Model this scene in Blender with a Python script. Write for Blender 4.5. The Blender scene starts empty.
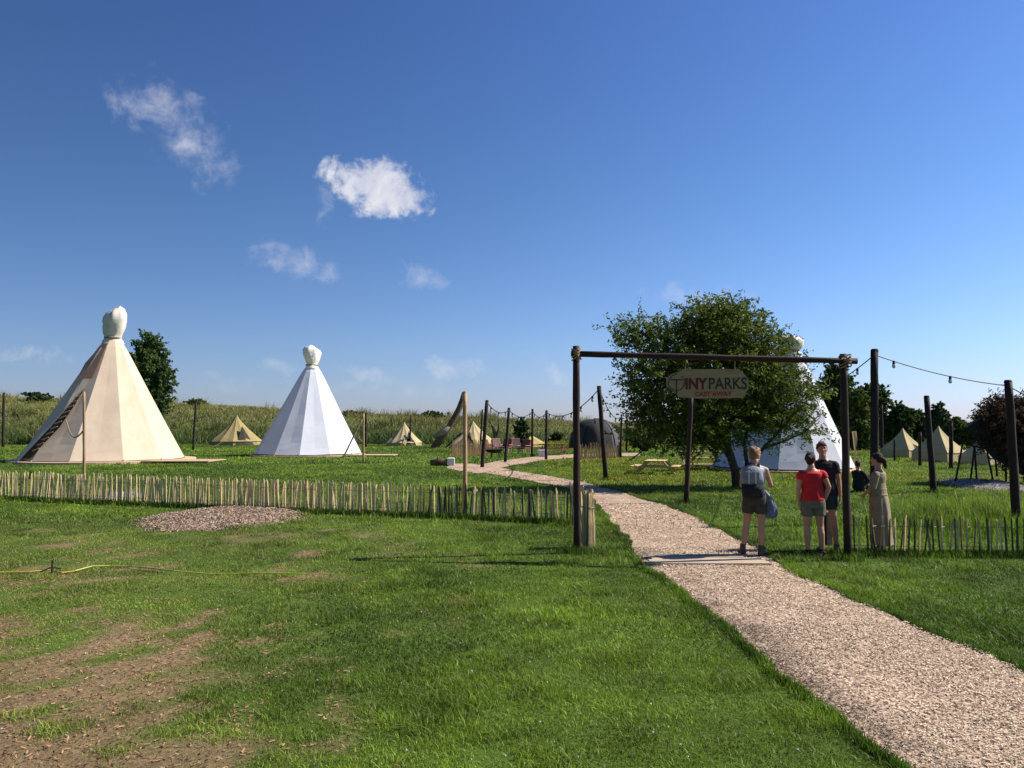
import bpy, math, random
import numpy as np
from mathutils import Vector, Matrix
random.seed(7); RNG = np.random.default_rng(11)
sc = bpy.context.scene; COL = sc.collection
R = math.radians
# ------------------------------------------------------------------ camera
FPX, PITCH, CAMH = 770.0, math.atan(41/770.0), 2.05
cd = bpy.data.cameras.new('camera'); cam = bpy.data.objects.new('camera', cd); COL.objects.link(cam)
cam.location = (0, 0, CAMH); cam.rotation_euler = (math.pi/2+PITCH, 0, 0)
cd.sensor_width = 36; cd.lens = 36*FPX/1024; cd.clip_end = 9000; cd.clip_start = 0.05
sc.camera = cam
def ray(px, py):
    a, b = (px-512)/FPX, (384-py)/FPX
    return (a, math.cos(PITCH)-b*math.sin(PITCH), math.sin(PITCH)+b*math.cos(PITCH))
def P(px, py, D):                      # point seen at px,py that stands D metres away
    d = ray(px, py); t = D/d[1]; return (d[0]*t, D, CAMH+d[2]*t)
def G(px, py, z=0.0):                  # ground point seen at px,py
    d = ray(px, py); t = (z-CAMH)/d[2]; return (d[0]*t, d[1]*t, z)
# ------------------------------------------------------------------ noise
_T = RNG.random((256, 256))
def vnoise(x, y):
    xi = np.floor(x).astype(int); yi = np.floor(y).astype(int); fx = x-xi; fy = y-yi
    fx = fx*fx*(3-2*fx); fy = fy*fy*(3-2*fy)
    a = _T[xi & 255, yi & 255]; b = _T[(xi+1) & 255, yi & 255]; c = _T[xi & 255, (yi+1) & 255]; d = _T[(xi+1) & 255, (yi+1) & 255]
    return (a*(1-fx)+b*fx)*(1-fy)+(c*(1-fx)+d*fx)*fy
def fbm(x, y, s=1.0, o=4):
    x = np.asarray(x, float)*s+31.7; y = np.asarray(y, float)*s+11.3; v = 0; a = .5; t = 0
    for k in range(o):
        v = v+a*vnoise(x*2**k+17*k, y*2**k+5*k); t += a; a *= .5
    return v/t
def sstep(a, b, x):
    t = np.clip((np.asarray(x, float)-a)/(b-a), 0, 1); return t*t*(3-2*t)
RX = [-400, -66, -34, -22, -12, 6, 14, 40, 400]; RH = [5.9, 5.5, 4.2, 3.35, 3.0, 2.45, 2.0, 1.6, 1.6]
def H(x, y):
    x = np.asarray(x, float); y = np.asarray(y, float)
    dike = np.interp(x, RX, RH)*(sstep(79, 99, y)*(1-.9*sstep(104, 125, y)))*(1+.10*(fbm(x, y, .07)-.5))
    z = dike+(fbm(x, y, .5)-.5)*.05*sstep(2, 6, y)*(1-sstep(70, 90, y))
    z = z+.16*np.exp(-(((x-12.6)/2.2)**2+((y-20.5)/1.4)**2))
    return z
def h1(x, y): return float(H(x, y))
# ------------------------------------------------------------------ materials
def new_mat(name):
    m = bpy.data.materials.new(name); m.use_nodes = True; nt = m.node_tree; nt.nodes.clear()
    return m, nt, nt.nodes.new, nt.links.new
def mat(name, c1, c2=None, rough=.8, scale=6, bump=.2, detail=5, metal=0, stretch=(1, 1, 1), bscale=None, trans=0, spec=.3, coords='Object', tscale=1):
    m, nt, N, L = new_mat(name); c2 = c2 or tuple(v*.72 for v in c1)
    tc = N('ShaderNodeTexCoord'); mp = N('ShaderNodeMapping'); mp.inputs['Scale'].default_value = stretch
    L(tc.outputs[coords], mp.inputs[0])
    n = N('ShaderNodeTexNoise'); n.inputs['Scale'].default_value = scale; n.inputs['Detail'].default_value = detail; n.inputs['Roughness'].default_value = .65
    L(mp.outputs[0], n.inputs['Vector'])
    r = N('ShaderNodeValToRGB'); r.color_ramp.elements[0].position = .32; r.color_ramp.elements[1].position = .68
    r.color_ramp.elements[0].color = (*c2, 1); r.color_ramp.elements[1].color = (*c1, 1); L(n.outputs[0], r.inputs[0])
    b = N('ShaderNodeBsdfPrincipled'); b.inputs['Roughness'].default_value = rough; b.inputs['Metallic'].default_value = metal
    b.inputs['Specular IOR Level'].default_value = spec
    oi = N('ShaderNodeObjectInfo'); hs = N('ShaderNodeHueSaturation'); mr = N('ShaderNodeMapRange')
    mr.inputs[3].default_value = .86; mr.inputs[4].default_value = 1.14; L(oi.outputs['Random'], mr.inputs[0]); L(mr.outputs[0], hs.inputs['Value'])
    L(r.outputs[0], hs.inputs['Color']); L(hs.outputs[0], b.inputs['Base Color'])
    if bump:
        n2 = N('ShaderNodeTexNoise'); n2.inputs['Scale'].default_value = bscale or scale*5; n2.inputs['Detail'].default_value = 4
        L(mp.outputs[0], n2.inputs['Vector']); bp = N('ShaderNodeBump'); bp.inputs['Strength'].default_value = bump; bp.inputs['Distance'].default_value = .02
        L(n2.outputs[0], bp.inputs['Height']); L(bp.outputs[0], b.inputs['Normal'])
    o = N('ShaderNodeOutputMaterial')
    if trans:
        t = N('ShaderNodeBsdfTranslucent'); L(hs.outputs[0], t.inputs[0]); mx = N('ShaderNodeMixShader'); mx.inputs[0].default_value = trans
        L(b.outputs[0], mx.inputs[1]); L(t.outputs[0], mx.inputs[2]); L(mx.outputs[0], o.inputs[0])
    else: L(b.outputs[0], o.inputs[0])
    return m
def tint_mat(name, trans=.3, rough=.6, spec=.2):
    m, nt, N, L = new_mat(name)
    a = N('ShaderNodeAttribute'); a.attribute_name = 'tint'
    b = N('ShaderNodeBsdfPrincipled'); b.inputs['Roughness'].default_value = rough; b.inputs['Specular IOR Level'].default_value = spec
    L(a.outputs['Color'], b.inputs['Base Color']); o = N('ShaderNodeOutputMaterial')
    if trans:
        t = N('ShaderNodeBsdfTranslucent'); L(a.outputs['Color'], t.inputs[0]); mx = N('ShaderNodeMixShader'); mx.inputs[0].default_value = trans
        L(b.outputs[0], mx.inputs[1]); L(t.outputs[0], mx.inputs[2]); L(mx.outputs[0], o.inputs[0])
    else: L(b.outputs[0], o.inputs[0])
    return m
M = dict(
    blade=tint_mat('blade', .35, .55, .3), leaf=tint_mat('leaf', .3, .65, .12), chip=tint_mat('chip', 0, .9, .1), stem=tint_mat('stem', .2, .8, .1),
    rust=mat('rust', (.040, .015, .009), (.016, .008, .007), .75, 5, .3, stretch=(1, 1, .6)),
    darkpost=mat('darkpost', (.028, .018, .014), (.014, .010, .008), .85, 8, .4, stretch=(1, 1, .3)),
    palepost=mat('palepost', (.42, .27, .14), (.24, .14, .07), .8, 9, .4, stretch=(1, 1, .2)),
    picket=mat('picket', (.60, .47, .25), (.36, .26, .13), .85, 12, .5, stretch=(1, 1, .15)),
    picket_shaded=mat('picket_shaded', (.12, .095, .045), (.06, .048, .024), .85, 12, .5, stretch=(1, 1, .15)),  # shaded copy of picket, the shade is put into the colour
    wire=mat('wire', (.12, .11, .10), (.07, .06, .055), .5, 8, 0, metal=.6),
    cream=mat('cream', (.70, .57, .43), (.60, .46, .33), .9, 1.1, .55, bscale=1.6, stretch=(1, 1, .4), trans=.12, spec=.1),
    cream_dark=mat('cream_dark', (.52, .29, .18), (.44, .24, .15), .9, 1.5, .1, trans=.1, spec=.1),
    white=mat('white', (.62, .63, .67), (.56, .58, .63), .9, 1.1, .55, bscale=1.6, stretch=(1, 1, .4), trans=.10, spec=.1),
    capc=mat('capc', (.62, .58, .50), (.50, .46, .40), .9, 3, .5, bscale=6, spec=.1),
    capw=mat('capw', (.72, .68, .58), (.55, .52, .45), .9, 3, .5, bscale=6, spec=.1),
    olive=mat('olive', (.36, .285, .125), (.28, .22, .10), .9, 1.3, .3, bscale=3, trans=.04, spec=.1),
    beige=mat('beige', (.44, .365, .20), (.35, .29, .16), .9, 1.3, .3, bscale=3, trans=.04, spec=.1),
    blackc=mat('blackc', (.028, .028, .032), (.018, .018, .021), .8, 1.5, .3, bscale=3),
    greyc=mat('greyc', (.085, .08, .085), (.055, .055, .06), .85, 1.5, .3, bscale=3, spec=.2),
    inside=mat('inside', (.05, .045, .035), (.03, .028, .02), .95, 2, 0),  # near-black colour painting the shade inside tents and tipis
    deck=mat('deck', (.50, .36, .22), (.38, .26, .16), .85, 3, .3, stretch=(.2, 4, 1)),
    timber=mat('timber', (.52, .38, .18), (.36, .26, .12), .85, 6, .4, stretch=(.3, 2, 1)),
    timber_grey=mat('timber_grey', (.30, .25, .19), (.19, .155, .12), .85, 6, .4, stretch=(.3, 2, 1)),
    bark=mat('bark', (.085, .065, .048), (.035, .028, .02), .95, 8, .7, stretch=(1, 1, .3)),
    drift=mat('drift', (.16, .10, .06), (.05, .035, .025), .95, 5, .7, stretch=(1, 1, .4)),
    rope=mat('rope', (.38, .27, .15), (.2, .14, .08), .95, 30, .4),
    black=mat('black', (.018, .018, .02), (.01, .01, .012), .6, 8, .1),
    bulb=mat('bulb', (.5, .5, .46), (.4, .4, .38), .15, 8, 0, spec=.5),
    sign=mat('sign', (.32, .23, .11), (.22, .15, .07), .8, 5, .4, stretch=(.4, 1, 4)),
    red=mat('red', (.13, .012, .010), (.09, .008, .008), .6, 8, 0), ink=mat('ink', (.02, .035, .025), (.012, .02, .015), .6, 8, 0),
    redorange=mat('redorange', (.26, .035, .02), (.2, .025, .015), .6, 8, 0),
    skin=mat('skin', (.42, .225, .14), (.35, .18, .11), .55, 7, .05, spec=.4), hair_fair=mat('hair_fair', (.30, .155, .06), (.14, .07, .03), .6, 25, .6, stretch=(1, 1, .3)),
    hair_dark=mat('hair_dark', (.030, .014, .009), (.012, .007, .006), .75, 25, .6, stretch=(1, 1, .3)),
    hair_brown=mat('hair_brown', (.07, .030, .016), (.03, .014, .009), .75, 25, .6, stretch=(1, 1, .3)),
    c_white=mat('c_white', (.68, .66, .64), None, .9, 8, .4), c_red=mat('c_red', (.50, .018, .02), (.38, .012, .016), .85, 6, .5, bscale=14),
    c_black=mat('c_black', (.016, .017, .02), (.01, .01, .012), .9, 6, .5, bscale=14), c_short=mat('c_short', (.055, .045, .032), (.035, .03, .022), .9, 8, .5, bscale=14),
    c_olive=mat('c_olive', (.15, .135, .095), (.10, .09, .065), .9, 8, .5, bscale=14), c_green=mat('c_green', (.018, .045, .038), (.012, .028, .025), .9, 8, .5, bscale=14),
    c_dress=mat('c_dress', (.27, .21, .125), (.17, .13, .075), .9, 5, .5, bscale=12), c_denim=mat('c_denim', (.10, .14, .22), (.06, .09, .15), .9, 8, .5),
    c_grey=mat('c_grey', (.22, .23, .26), (.14, .15, .18), .85, 9, .4), shoe_b=mat('shoe_b', (.12, .07, .045), (.07, .04, .03), .7, 9, .2), eye=mat('eye', (.03, .02, .015), None, .2, 5, 0),
    lips=mat('lips', (.35, .12, .10), None, .5, 5, 0),
    hose=mat('hose', (.38, .44, .06), (.26, .32, .04), .4, 3, 0), hose_old=mat('hose_old', (.55, .36, .05), (.42, .26, .04), .5, 3, 0),
    cushion=mat('cushion', (.20, .06, .05), (.14, .045, .04), .9, 6, .3), cushion_pink=mat('cushion_pink', (.32, .19, .165), (.24, .14, .12), .9, 6, .3),
    reedscreen=mat('reedscreen', (.40, .27, .14), (.22, .13, .07), .95, 8, .5, stretch=(4, 4, .2)), stone=mat('stone', (.26, .24, .23), (.15, .14, .14), .9, 5, .6),
    whitep=mat('whitep', (.75, .74, .68), None, .5, 5, .05), plank=mat('plank', (.44, .34, .24), (.28, .21, .14), .9, 5, .4, stretch=(.4, 4, 1)),
)
# ------------------------------------------------------------------ mesh building
class MB:
    def __init__(s): s.v = []; s.f = []
    def add(s, V, F):
        o = len(s.v); s.v += [tuple(v) for v in V]; s.f += [tuple(i+o for i in f) for f in F]; return s
    def box(s, c, d, rz=0, mtx=None, bev=0.0):
        x, y, z = d[0]/2, d[1]/2, d[2]/2; b = min(bev, x*.4, y*.4, z*.4)
        if b > 0:
            V = []
            for zz, i in ((-z, b), (-z+b, 0), (z-b, 0), (z, b)):
                V += [(-x+i, -y+i, zz), (x-i, -y+i, zz), (x-i, y-i, zz), (-x+i, y-i, zz)]
            F = [(3, 2, 1, 0), (12, 13, 14, 15)]
            for k in range(3):
                for j in range(4): F.append((k*4+j, k*4+(j+1) % 4, k*4+4+(j+1) % 4, k*4+4+j))
        else:
            V = [(-x, -y, -z), (x, -y, -z), (x, y, -z), (-x, y, -z), (-x, -y, z), (x, -y, z), (x, y, z), (-x, y, z)]
            F = [(3, 2, 1, 0), (4, 5, 6, 7), (0, 1, 5, 4), (1, 2, 6, 5), (2, 3, 7, 6), (3, 0, 4, 7)]
        mt = Matrix.Translation(c) @ (mtx or Matrix.Rotation(rz, 4, 'Z'))
        return s.add([mt @ Vector(v) for v in V], F)
    def bar(s, a, b, w, t):                                  # box between two points
        a = Vector(a); b = Vector(b); q = (b-a).to_track_quat('X', 'Z').to_matrix().to_4x4()
        return s.box((a+b)/2, ((b-a).length, w, t), mtx=q)
    def tube(s, pts, r, n=8, cap=True, jit=0, flat=1.0):
        pts = [Vector(p) for p in pts]; rr = r if isinstance(r, (list, tuple)) else [r]*len(pts); V = []; F = []
        ref = Vector((0, 0, 1)) if abs((pts[-1]-pts[0]).normalized().z) < .9 else Vector((0, 1, 0))
        for i, p in enumerate(pts):
            t = (pts[min(i+1, len(pts)-1)]-pts[max(i-1, 0)]).normalized(); u = t.cross(ref).normalized(); w = u.cross(t).normalized()
            for k in range(n):
                a = 2*math.pi*k/n; q = rr[i]*(1+random.uniform(-jit, jit)); V.append(p+u*math.cos(a)*q+w*math.sin(a)*q*flat)
        for i in range(len(pts)-1):
            for k in range(n): F.append((i*n+k, i*n+(k+1) % n, (i+1)*n+(k+1) % n, (i+1)*n+k))
        if cap: F.append(tuple(range(n-1, -1, -1))); F.append(tuple(range((len(pts)-1)*n, len(pts)*n)))
        return s.add(V, F)
    def loft(s, rings, n=20, cap=True):                       # rings: (cx,cy,z,rx,ry)
        V = []; F = []
        for (cx, cy, z, rx, ry) in rings:
            for k in range(n): a = 2*math.pi*k/n; V.append((cx+rx*math.cos(a), cy+ry*math.sin(a), z))
        for i in range(len(rings)-1):
            for k in range(n): F.append((i*n+k, i*n+(k+1) % n, (i+1)*n+(k+1) % n, (i+1)*n+k))
        if cap: F.append(tuple(range(n-1, -1, -1))); F.append(tuple(range((len(rings)-1)*n, len(rings)*n)))
        return s.add(V, F)
    def ell(s, c, r, n=12, m=8, mtx=None):
        V = [(0, 0, -1)]; F = []
        for i in range(1, m):
            p = -math.pi/2+math.pi*i/m
            for k in range(n): a = 2*math.pi*k/n; V.append((math.cos(p)*math.cos(a), math.cos(p)*math.sin(a), math.sin(p)))
        V.append((0, 0, 1)); T = len(V)-1
        for k in range(n):
            F.append((0, 1+(k+1) % n, 1+k)); F.append((T, 1+(m-2)*n+k, 1+(m-2)*n+(k+1) % n))
            for i in range(m-2): F.append((1+i*n+k, 1+i*n+(k+1) % n, 1+(i+1)*n+(k+1) % n, 1+(i+1)*n+k))
        mt = Matrix.Translation(c) @ (mtx or Matrix.Identity(4))
        return s.add([mt @ Vector((v[0]*r[0], v[1]*r[1], v[2]*r[2])) for v in V], F)
    def cap2(s, a, ra, b, rb, n=12):                          # tapered capsule
        s.tube([a, b], [ra, rb], n); s.ell(a, (ra,)*3); s.ell(b, (rb,)*3); return s
    def prism(s, pts, y0, y1):                                # outline in xz, thick in y
        n = len(pts); V = [(p[0], y0, p[1]) for p in pts]+[(p[0], y1, p[1]) for p in pts]
        F = [tuple(range(n)), tuple(range(2*n-1, n-1, -1))]+[(i, i+n, (i+1) % n+n, (i+1) % n) for i in range(n)]
        return s.add(V, F)
    def build(s, name, m, parent=None, smooth=False, remesh=0, smooth_it=0):
        me = bpy.data.meshes.new(name); me.from_pydata(s.v, [], s.f); me.update()
        if remesh:
            t = bpy.data.objects.new('t', me); COL.objects.link(t)
            md = t.modifiers.new('r', 'REMESH'); md.mode = 'VOXEL'; md.voxel_size = remesh
            if smooth_it: ms = t.modifiers.new('s', 'SMOOTH'); ms.iterations = smooth_it; ms.factor = .5
            dg = bpy.context.evaluated_depsgraph_get(); me2 = bpy.data.meshes.new_from_object(t.evaluated_get(dg))
            bpy.data.objects.remove(t); bpy.data.meshes.remove(me); me = me2; me.name = name
        me.materials.clear(); me.materials.append(M[m] if isinstance(m, str) else m)
        if smooth: me.polygons.foreach_set('use_smooth', [True]*len(me.polygons))
        o = bpy.data.objects.new(name, me); COL.objects.link(o)
        if parent: o.parent = parent
        return o
def np_mesh(name, V, F, m, tint=None, parent=None):
    V = np.asarray(V, np.float32); F = np.asarray(F, np.int32); me = bpy.data.meshes.new(name); k = F.shape[1]
    me.vertices.add(len(V)); me.vertices.foreach_set('co', V.ravel())
    me.loops.add(F.size); me.loops.foreach_set('vertex_index', F.ravel())
    me.polygons.add(len(F)); me.polygons.foreach_set('loop_start', np.arange(0, F.size, k, dtype=np.int32))
    me.update(calc_edges=True)
    if tint is not None:
        a = me.attributes.new('tint', 'FLOAT_COLOR', 'POINT'); t = np.ones((len(V), 4), np.float32); t[:, :3] = tint; a.data.foreach_set('color', t.ravel())
    me.materials.append(M[m] if isinstance(m, str) else m)
    o = bpy.data.objects.new(name, me); COL.objects.link(o)
    if parent: o.parent = parent
    return o
def tag(o, label=None, cat=None, group=None, kind=None):
    if label: o['label'] = label
    if cat: o['category'] = cat
    if group: o['group'] = group
    if kind: o['kind'] = kind
    return o
def thing(name, label, cat, loc=(0, 0, 0), rz=0, group=None):
    o = bpy.data.objects.new(name, None); COL.objects.link(o); o.empty_display_size = .2
    o.location = loc; o.rotation_euler = (0, 0, rz); return tag(o, label, cat, group)
# ------------------------------------------------------------------ path outline (ground points)
LE = [(960, 815), (900, 768), (848, 728), (800, 690), (748, 646), (700, 605), (672, 584), (650, 570), (634, 553), (620, 534), (606, 515), (592, 500), (575, 491.5), (552, 485), (525, 480), (500, 475.5), (478, 472)]
RE = [(1210, 768), (1095, 706), (1024, 676), (950, 642), (905, 622), (865, 604), (825, 588), (790, 574), (765, 556), (735, 538), (705, 523), (670, 508), (635, 496.5), (605, 488), (572, 480.5), (545, 476), (512, 471)]
def arc(pts, n):
    a = np.array([G(*p)[:2] for p in pts]); d = np.r_[0, np.cumsum(np.hypot(*np.diff(a, axis=0).T))]; t = np.linspace(0, d[-1], n)
    return np.c_[np.interp(t, d, a[:, 0]), np.interp(t, d, a[:, 1])]
def strip_pts(L, Rr, n=90): return arc(L, n), arc(Rr, n)
NS = 110
LP, RP = strip_pts(LE, RE, NS)
e = (fbm(LP[:, 0], LP[:, 1], 1.6)-.5)*.35; LP[:, 0] += e
e = (fbm(RP[:, 0]+9, RP[:, 1], 1.6)-.5)*.35; RP[:, 0] += e
B1L, B1R = strip_pts([(512, 470), (470, 464), (452, 463.8)], [(478, 474), (455, 470.5), (446, 468.5)], 12)   # fork towards the left
B2L, B2R = strip_pts([(470, 467), (500, 461), (540, 456.5), (580, 454.2), (640, 453.2)], [(480, 473), (506, 467), (540, 461), (580, 457.5), (640, 456.5)], 30)
def poly_of(L, Rr): return np.vstack([L, Rr[::-1]])
def inside(x, y, poly):
    c = np.zeros(x.shape, bool); n = len(poly); j = n-1
    for i in range(n):
        xi, yi = poly[i]; xj, yj = poly[j]
        c ^= ((yi > y) != (yj > y)) & (x < (xj-xi)*(y-yi)/((yj-yi) if yj != yi else 1e-9)+xi); j = i
    return c
POLYS = [poly_of(LP, RP), poly_of(B1L, B1R), poly_of(B2L, B2R)]
def on_path(x, y):
    m = np.zeros(np.shape(x), bool)
    for p in POLYS: m |= inside(x, y, p)
    return m
def bare(x, y):                                   # worn soil, lower left of the lawn
    n = fbm(x, y, 1.1, 5); n2 = fbm(x+50, y, .45, 3)
    a = np.exp(-(((x+4.1)/2.5)**2+((y-4.9)/3.0)**2))*1.15
    b = .50*np.exp(-(((x+6.0)/4.2)**2+((y-10.5)/2.6)**2))
    c = .80*np.exp(-(((x+4.3)/.95)**2+((y-14.2)/.55)**2))+.6*np.exp(-(((x+7.4)/1.2)**2+((y-13.3)/.35)**2))
    a = a+1.0*np.exp(-(((x+2.9)/1.25)**2+((y-4.75)/.75)**2))
    m = fbm(x+7, y, 3.6, 4); d = .42*sstep(-1.0, -3.5, x)*sstep(14.5, 11.5, y); return sstep(.6, -1.6, x)*np.clip(sstep(.34, .95, np.maximum(a+b, d)*.95+c+(n-.5)*1.7+(m-.5)*2.4-.10), 0, 1)
# ------------------------------------------------------------------ ground
def axis(dense0, dense1, step, far, g=1.35):
    a = list(np.arange(dense0, dense1+1e-6, step)); s = step; v = dense1
    while v < far: s *= g; v += s; a.append(v)
    s = step; v = dense0; lo = []
    while v > -far: s *= g; v -= s; lo.append(v)
    return np.array(lo[::-1]+a)
xs = axis(-24, 24, .3, 5000); ys = np.concatenate([np.array([-5000, -1500, -400, -100, -30, -10, -4, 0]), np.arange(2, 30, .3), np.arange(30, 130, 1.0), 130+np.cumsum(1.5*1.3**np.arange(24))])
X, Y = np.meshgrid(xs, ys); Z = H(X, Y); nx, ny = len(xs), len(ys)
idx = np.arange(nx*ny).reshape(ny, nx)
F = np.stack([idx[:-1, :-1], idx[:-1, 1:], idx[1:, 1:], idx[1:, :-1]], -1).reshape(-1, 4)
xf, yf = X.ravel(), Y.ravel()
lush = np.array([.066, .108, .016]); soil = np.array([.185, .130, .070]); dk = np.array([.11, .12, .035])
bb = (bare(xf, yf)*(yf < 22))[:, None]; dkm = sstep(78, 84, yf)[:, None]
col = lush*(1-bb)+soil*bb; col = col*(1-dkm)+dk*dkm
gm, nt, N, L = new_mat('ground')
at = N('ShaderNodeAttribute'); at.attribute_name = 'tint'; geo = N('ShaderNodeNewGeometry')
n1 = N('ShaderNodeTexNoise'); n1.inputs['Scale'].default_value = .35; n1.inputs['Detail'].default_value = 8; n1.inputs['Roughness'].default_value = .7
n2 = N('ShaderNodeTexNoise'); n2.inputs['Scale'].default_value = 14; n2.inputs['Detail'].default_value = 6; n2.inputs['Roughness'].default_value = .75
L(geo.outputs['Position'], n1.inputs['Vector']); L(geo.outputs['Position'], n2.inputs['Vector'])
r1 = N('ShaderNodeMapRange'); r1.inputs[1].default_value = .3; r1.inputs[2].default_value = .7; r1.inputs[3].default_value = .65; r1.inputs[4].default_value = 1.3; L(n1.outputs[0], r1.inputs[0])
r2 = N('ShaderNodeMapRange'); r2.inputs[1].default_value = .3; r2.inputs[2].default_value = .7; r2.inputs[3].default_value = .6; r2.inputs[4].default_value = 1.35; L(n2.outputs[0], r2.inputs[0])
mu = N('ShaderNodeMath'); mu.operation = 'MULTIPLY'; L(r1.outputs[0], mu.inputs[0]); L(r2.outputs[0], mu.inputs[1])
vm = N('ShaderNodeVectorMath'); vm.operation = 'SCALE'; L(at.outputs['Color'], vm.inputs[0]); L(mu.outputs[0], vm.inputs['Scale'])
bs = N('ShaderNodeBsdfPrincipled'); bs.inputs['Roughness'].default_value = .95; bs.inputs['Specular IOR Level'].default_value = .1; L(vm.outputs[0], bs.inputs['Base Color'])
bp = N('ShaderNodeBump'); bp.inputs['Strength'].default_value = .8; bp.inputs['Distance'].default_value = .04; L(n2.outputs[0], bp.inputs['Height']); L(bp.outputs[0], bs.inputs['Normal'])
o = N('ShaderNodeOutputMaterial'); L(bs.outputs[0], o.inputs[0])
g = np_mesh('ground', np.c_[xf, yf, Z.ravel()], F, gm, col); tag(g, kind='structure')
g.data.polygons.foreach_set('use_smooth', [True]*len(g.data.polygons))
# ------------------------------------------------------------------ path
pm, nt, N, L = new_mat('path_chips')
geo = N('ShaderNodeNewGeometry'); vo = N('ShaderNodeTexVoronoi'); vo.inputs['Scale'].default_value = 38; nn = N('ShaderNodeTexNoise'); nn.inputs['Scale'].default_value = 2.2; nn.inputs['Detail'].default_value = 7; nn.inputs['Roughness'].default_value = .7
mp = N('ShaderNodeMapping'); mp.inputs['Scale'].default_value = (1, 1.8, 1); L(geo.outputs['Position'], mp.inputs[0]); L(mp.outputs[0], vo.inputs['Vector']); L(geo.outputs['Position'], nn.inputs['Vector'])
cr = N('ShaderNodeValToRGB'); cr.color_ramp.elements[0].color = (.18, .12, .08, 1); cr.color_ramp.elements[1].color = (.62, .46, .34, 1); cr.color_ramp.elements[0].position = .1
sp = N('ShaderNodeSeparateColor'); L(vo.outputs['Color'], sp.inputs[0]); ad = N('ShaderNodeMath'); ad.operation = 'MULTIPLY'; rr = N('ShaderNodeMapRange'); rr.inputs[1].default_value = .3; rr.inputs[2].default_value = .6; rr.inputs[3].default_value = .5; rr.inputs[4].default_value = 1.1
L(nn.outputs[0], rr.inputs[0]); L(sp.outputs[0], ad.inputs[0]); L(rr.outputs[0], ad.inputs[1]); L(ad.outputs[0], cr.inputs[0])
bs = N('ShaderNodeBsdfPrincipled'); bs.inputs['Roughness'].default_value = .95; bs.inputs['Specular IOR Level'].default_value = .1; L(cr.outputs[0], bs.inputs['Base Color'])
bp = N('ShaderNodeBump'); bp.inputs['Strength'].default_value = .7; bp.inputs['Distance'].default_value = .02; L(vo.outputs['Distance'], bp.inputs['Height']); L(bp.outputs[0], bs.inputs['Normal'])
o = N('ShaderNodeOutputMaterial'); L(bs.outputs[0], o.inputs[0]); M['path'] = pm
def strip(name, A, B, up):
    k = 9; V = []
    for i in range(len(A)):
        for j in range(k):
            t = j/(k-1); x, y = A[i]*(1-t)+B[i]*t; V.append((x, y, h1(x, y)+up+.012*math.sin(math.pi*t)))
    F = [(i*k+j, i*k+j+1, (i+1)*k+j+1, (i+1)*k+j) for i in range(len(A)-1) for j in range(k-1)]
    o = np_mesh(name, V, F, 'path'); tag(o, kind='structure'); return o
strip('path', LP, RP, .016); strip('side_path', B1L, B1R, .022); strip('side_path', B2L, B2R, .028)
def rot_quads(C, L_, W, yaw, pitch, roll):          # quads with centre C, length, width and orientation
    cy, sy, cp, sp_ = np.cos(yaw), np.sin(yaw), np.cos(pitch), np.sin(pitch)
    d = np.c_[cy*cp, sy*cp, sp_]; s0 = np.c_[-sy, cy, np.zeros_like(cy)]; n = np.cross(d, s0); s_ = s0*np.cos(roll)[:, None]+n*np.sin(roll)[:, None]
    a = d*L_[:, None]/2; b = s_*W[:, None]/2
    V = np.stack([C-a-b*.7, C+a*.9-b, C+a+b*.6, C-a*.85+b], 1).reshape(-1, 3)
    return V, np.arange(len(V)).reshape(-1, 4)
def chip_cols(n, dark=.0):
    t = RNG.random(n)[:, None]; c = np.array([.68, .55, .41])*t+np.array([.36, .265, .18])*(1-t)
    k = RNG.random(n) < .12+dark; c[k] *= .35; k = RNG.random(n) < .08; c[k] = np.array([.66, .54, .42]); return c
cx, cy = [], []
for (y0, y1, dens) in ((3.2, 8, 4200), (8, 13, 1900), (13, 20, 500), (20, 34, 80)):
    x0, x1 = -1, y1*.95; n = int((x1-x0)*(y1-y0)*dens); x = RNG.uniform(x0, x1, n); y = RNG.uniform(y0, y1, n)
    wob = (fbm(x, y, 6, 2)-.5)*.16; k = on_path(x+wob, y+wob) & (x < y*.78+1); cx.append(x[k]); cy.append(y[k])
cx = np.concatenate(cx); cy = np.concatenate(cy); n = len(cx); sc_ = .85*(1+np.clip((cy-7)/14, 0, 2))
k = RNG.random(n) > .6*sstep(.60, .72, fbm(cx, cy, .8, 3)); cx, cy, sc_ = cx[k], cy[k], sc_[k]; n = len(cx)
C = np.c_[cx, cy, H(cx, cy)+.03+RNG.random(n)*.012]
lx = np.interp(cy, LP[::-1, 1], LP[::-1, 0]) if LP[0, 1] > LP[-1, 1] else np.interp(cy, LP[:, 1], LP[:, 0])
edge = sstep(.55, .05, cx-lx)*sstep(.36, .54, fbm(cx, cy, 1.3, 3))*sstep(13.5, 12, cy); chm = (1-.74*edge)[:, None]*(.80+.4*fbm(cx, cy, .9, 3))[:, None]
V, F = rot_quads(C, RNG.uniform(.012, .040, n)*sc_, RNG.uniform(.005, .013, n)*sc_, RNG.uniform(0, 6.28, n), RNG.normal(0, .22, n), RNG.normal(0, .4, n))
o = np_mesh('wood_chips', V, F, 'chip', np.repeat(chip_cols(n)*chm, 4, 0)); tag(o, 'loose pinkish tan wood chips strewn along the path', 'wood chips', kind='stuff')
x = RNG.uniform(-8, -.5, 60000); y = RNG.uniform(3.2, 13, 60000); b_ = bare(x, y); k = (RNG.random(60000) < b_*1.1) & ~on_path(x, y); x, y = x[k], y[k]; n = len(x); C = np.c_[x, y, H(x, y)+.006+RNG.random(n)*.01]
V, F = rot_quads(C, RNG.uniform(.012, .045, n), RNG.uniform(.003, .012, n), RNG.uniform(0, 6.28, n), RNG.normal(0, .2, n), RNG.normal(0, .4, n))
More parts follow.
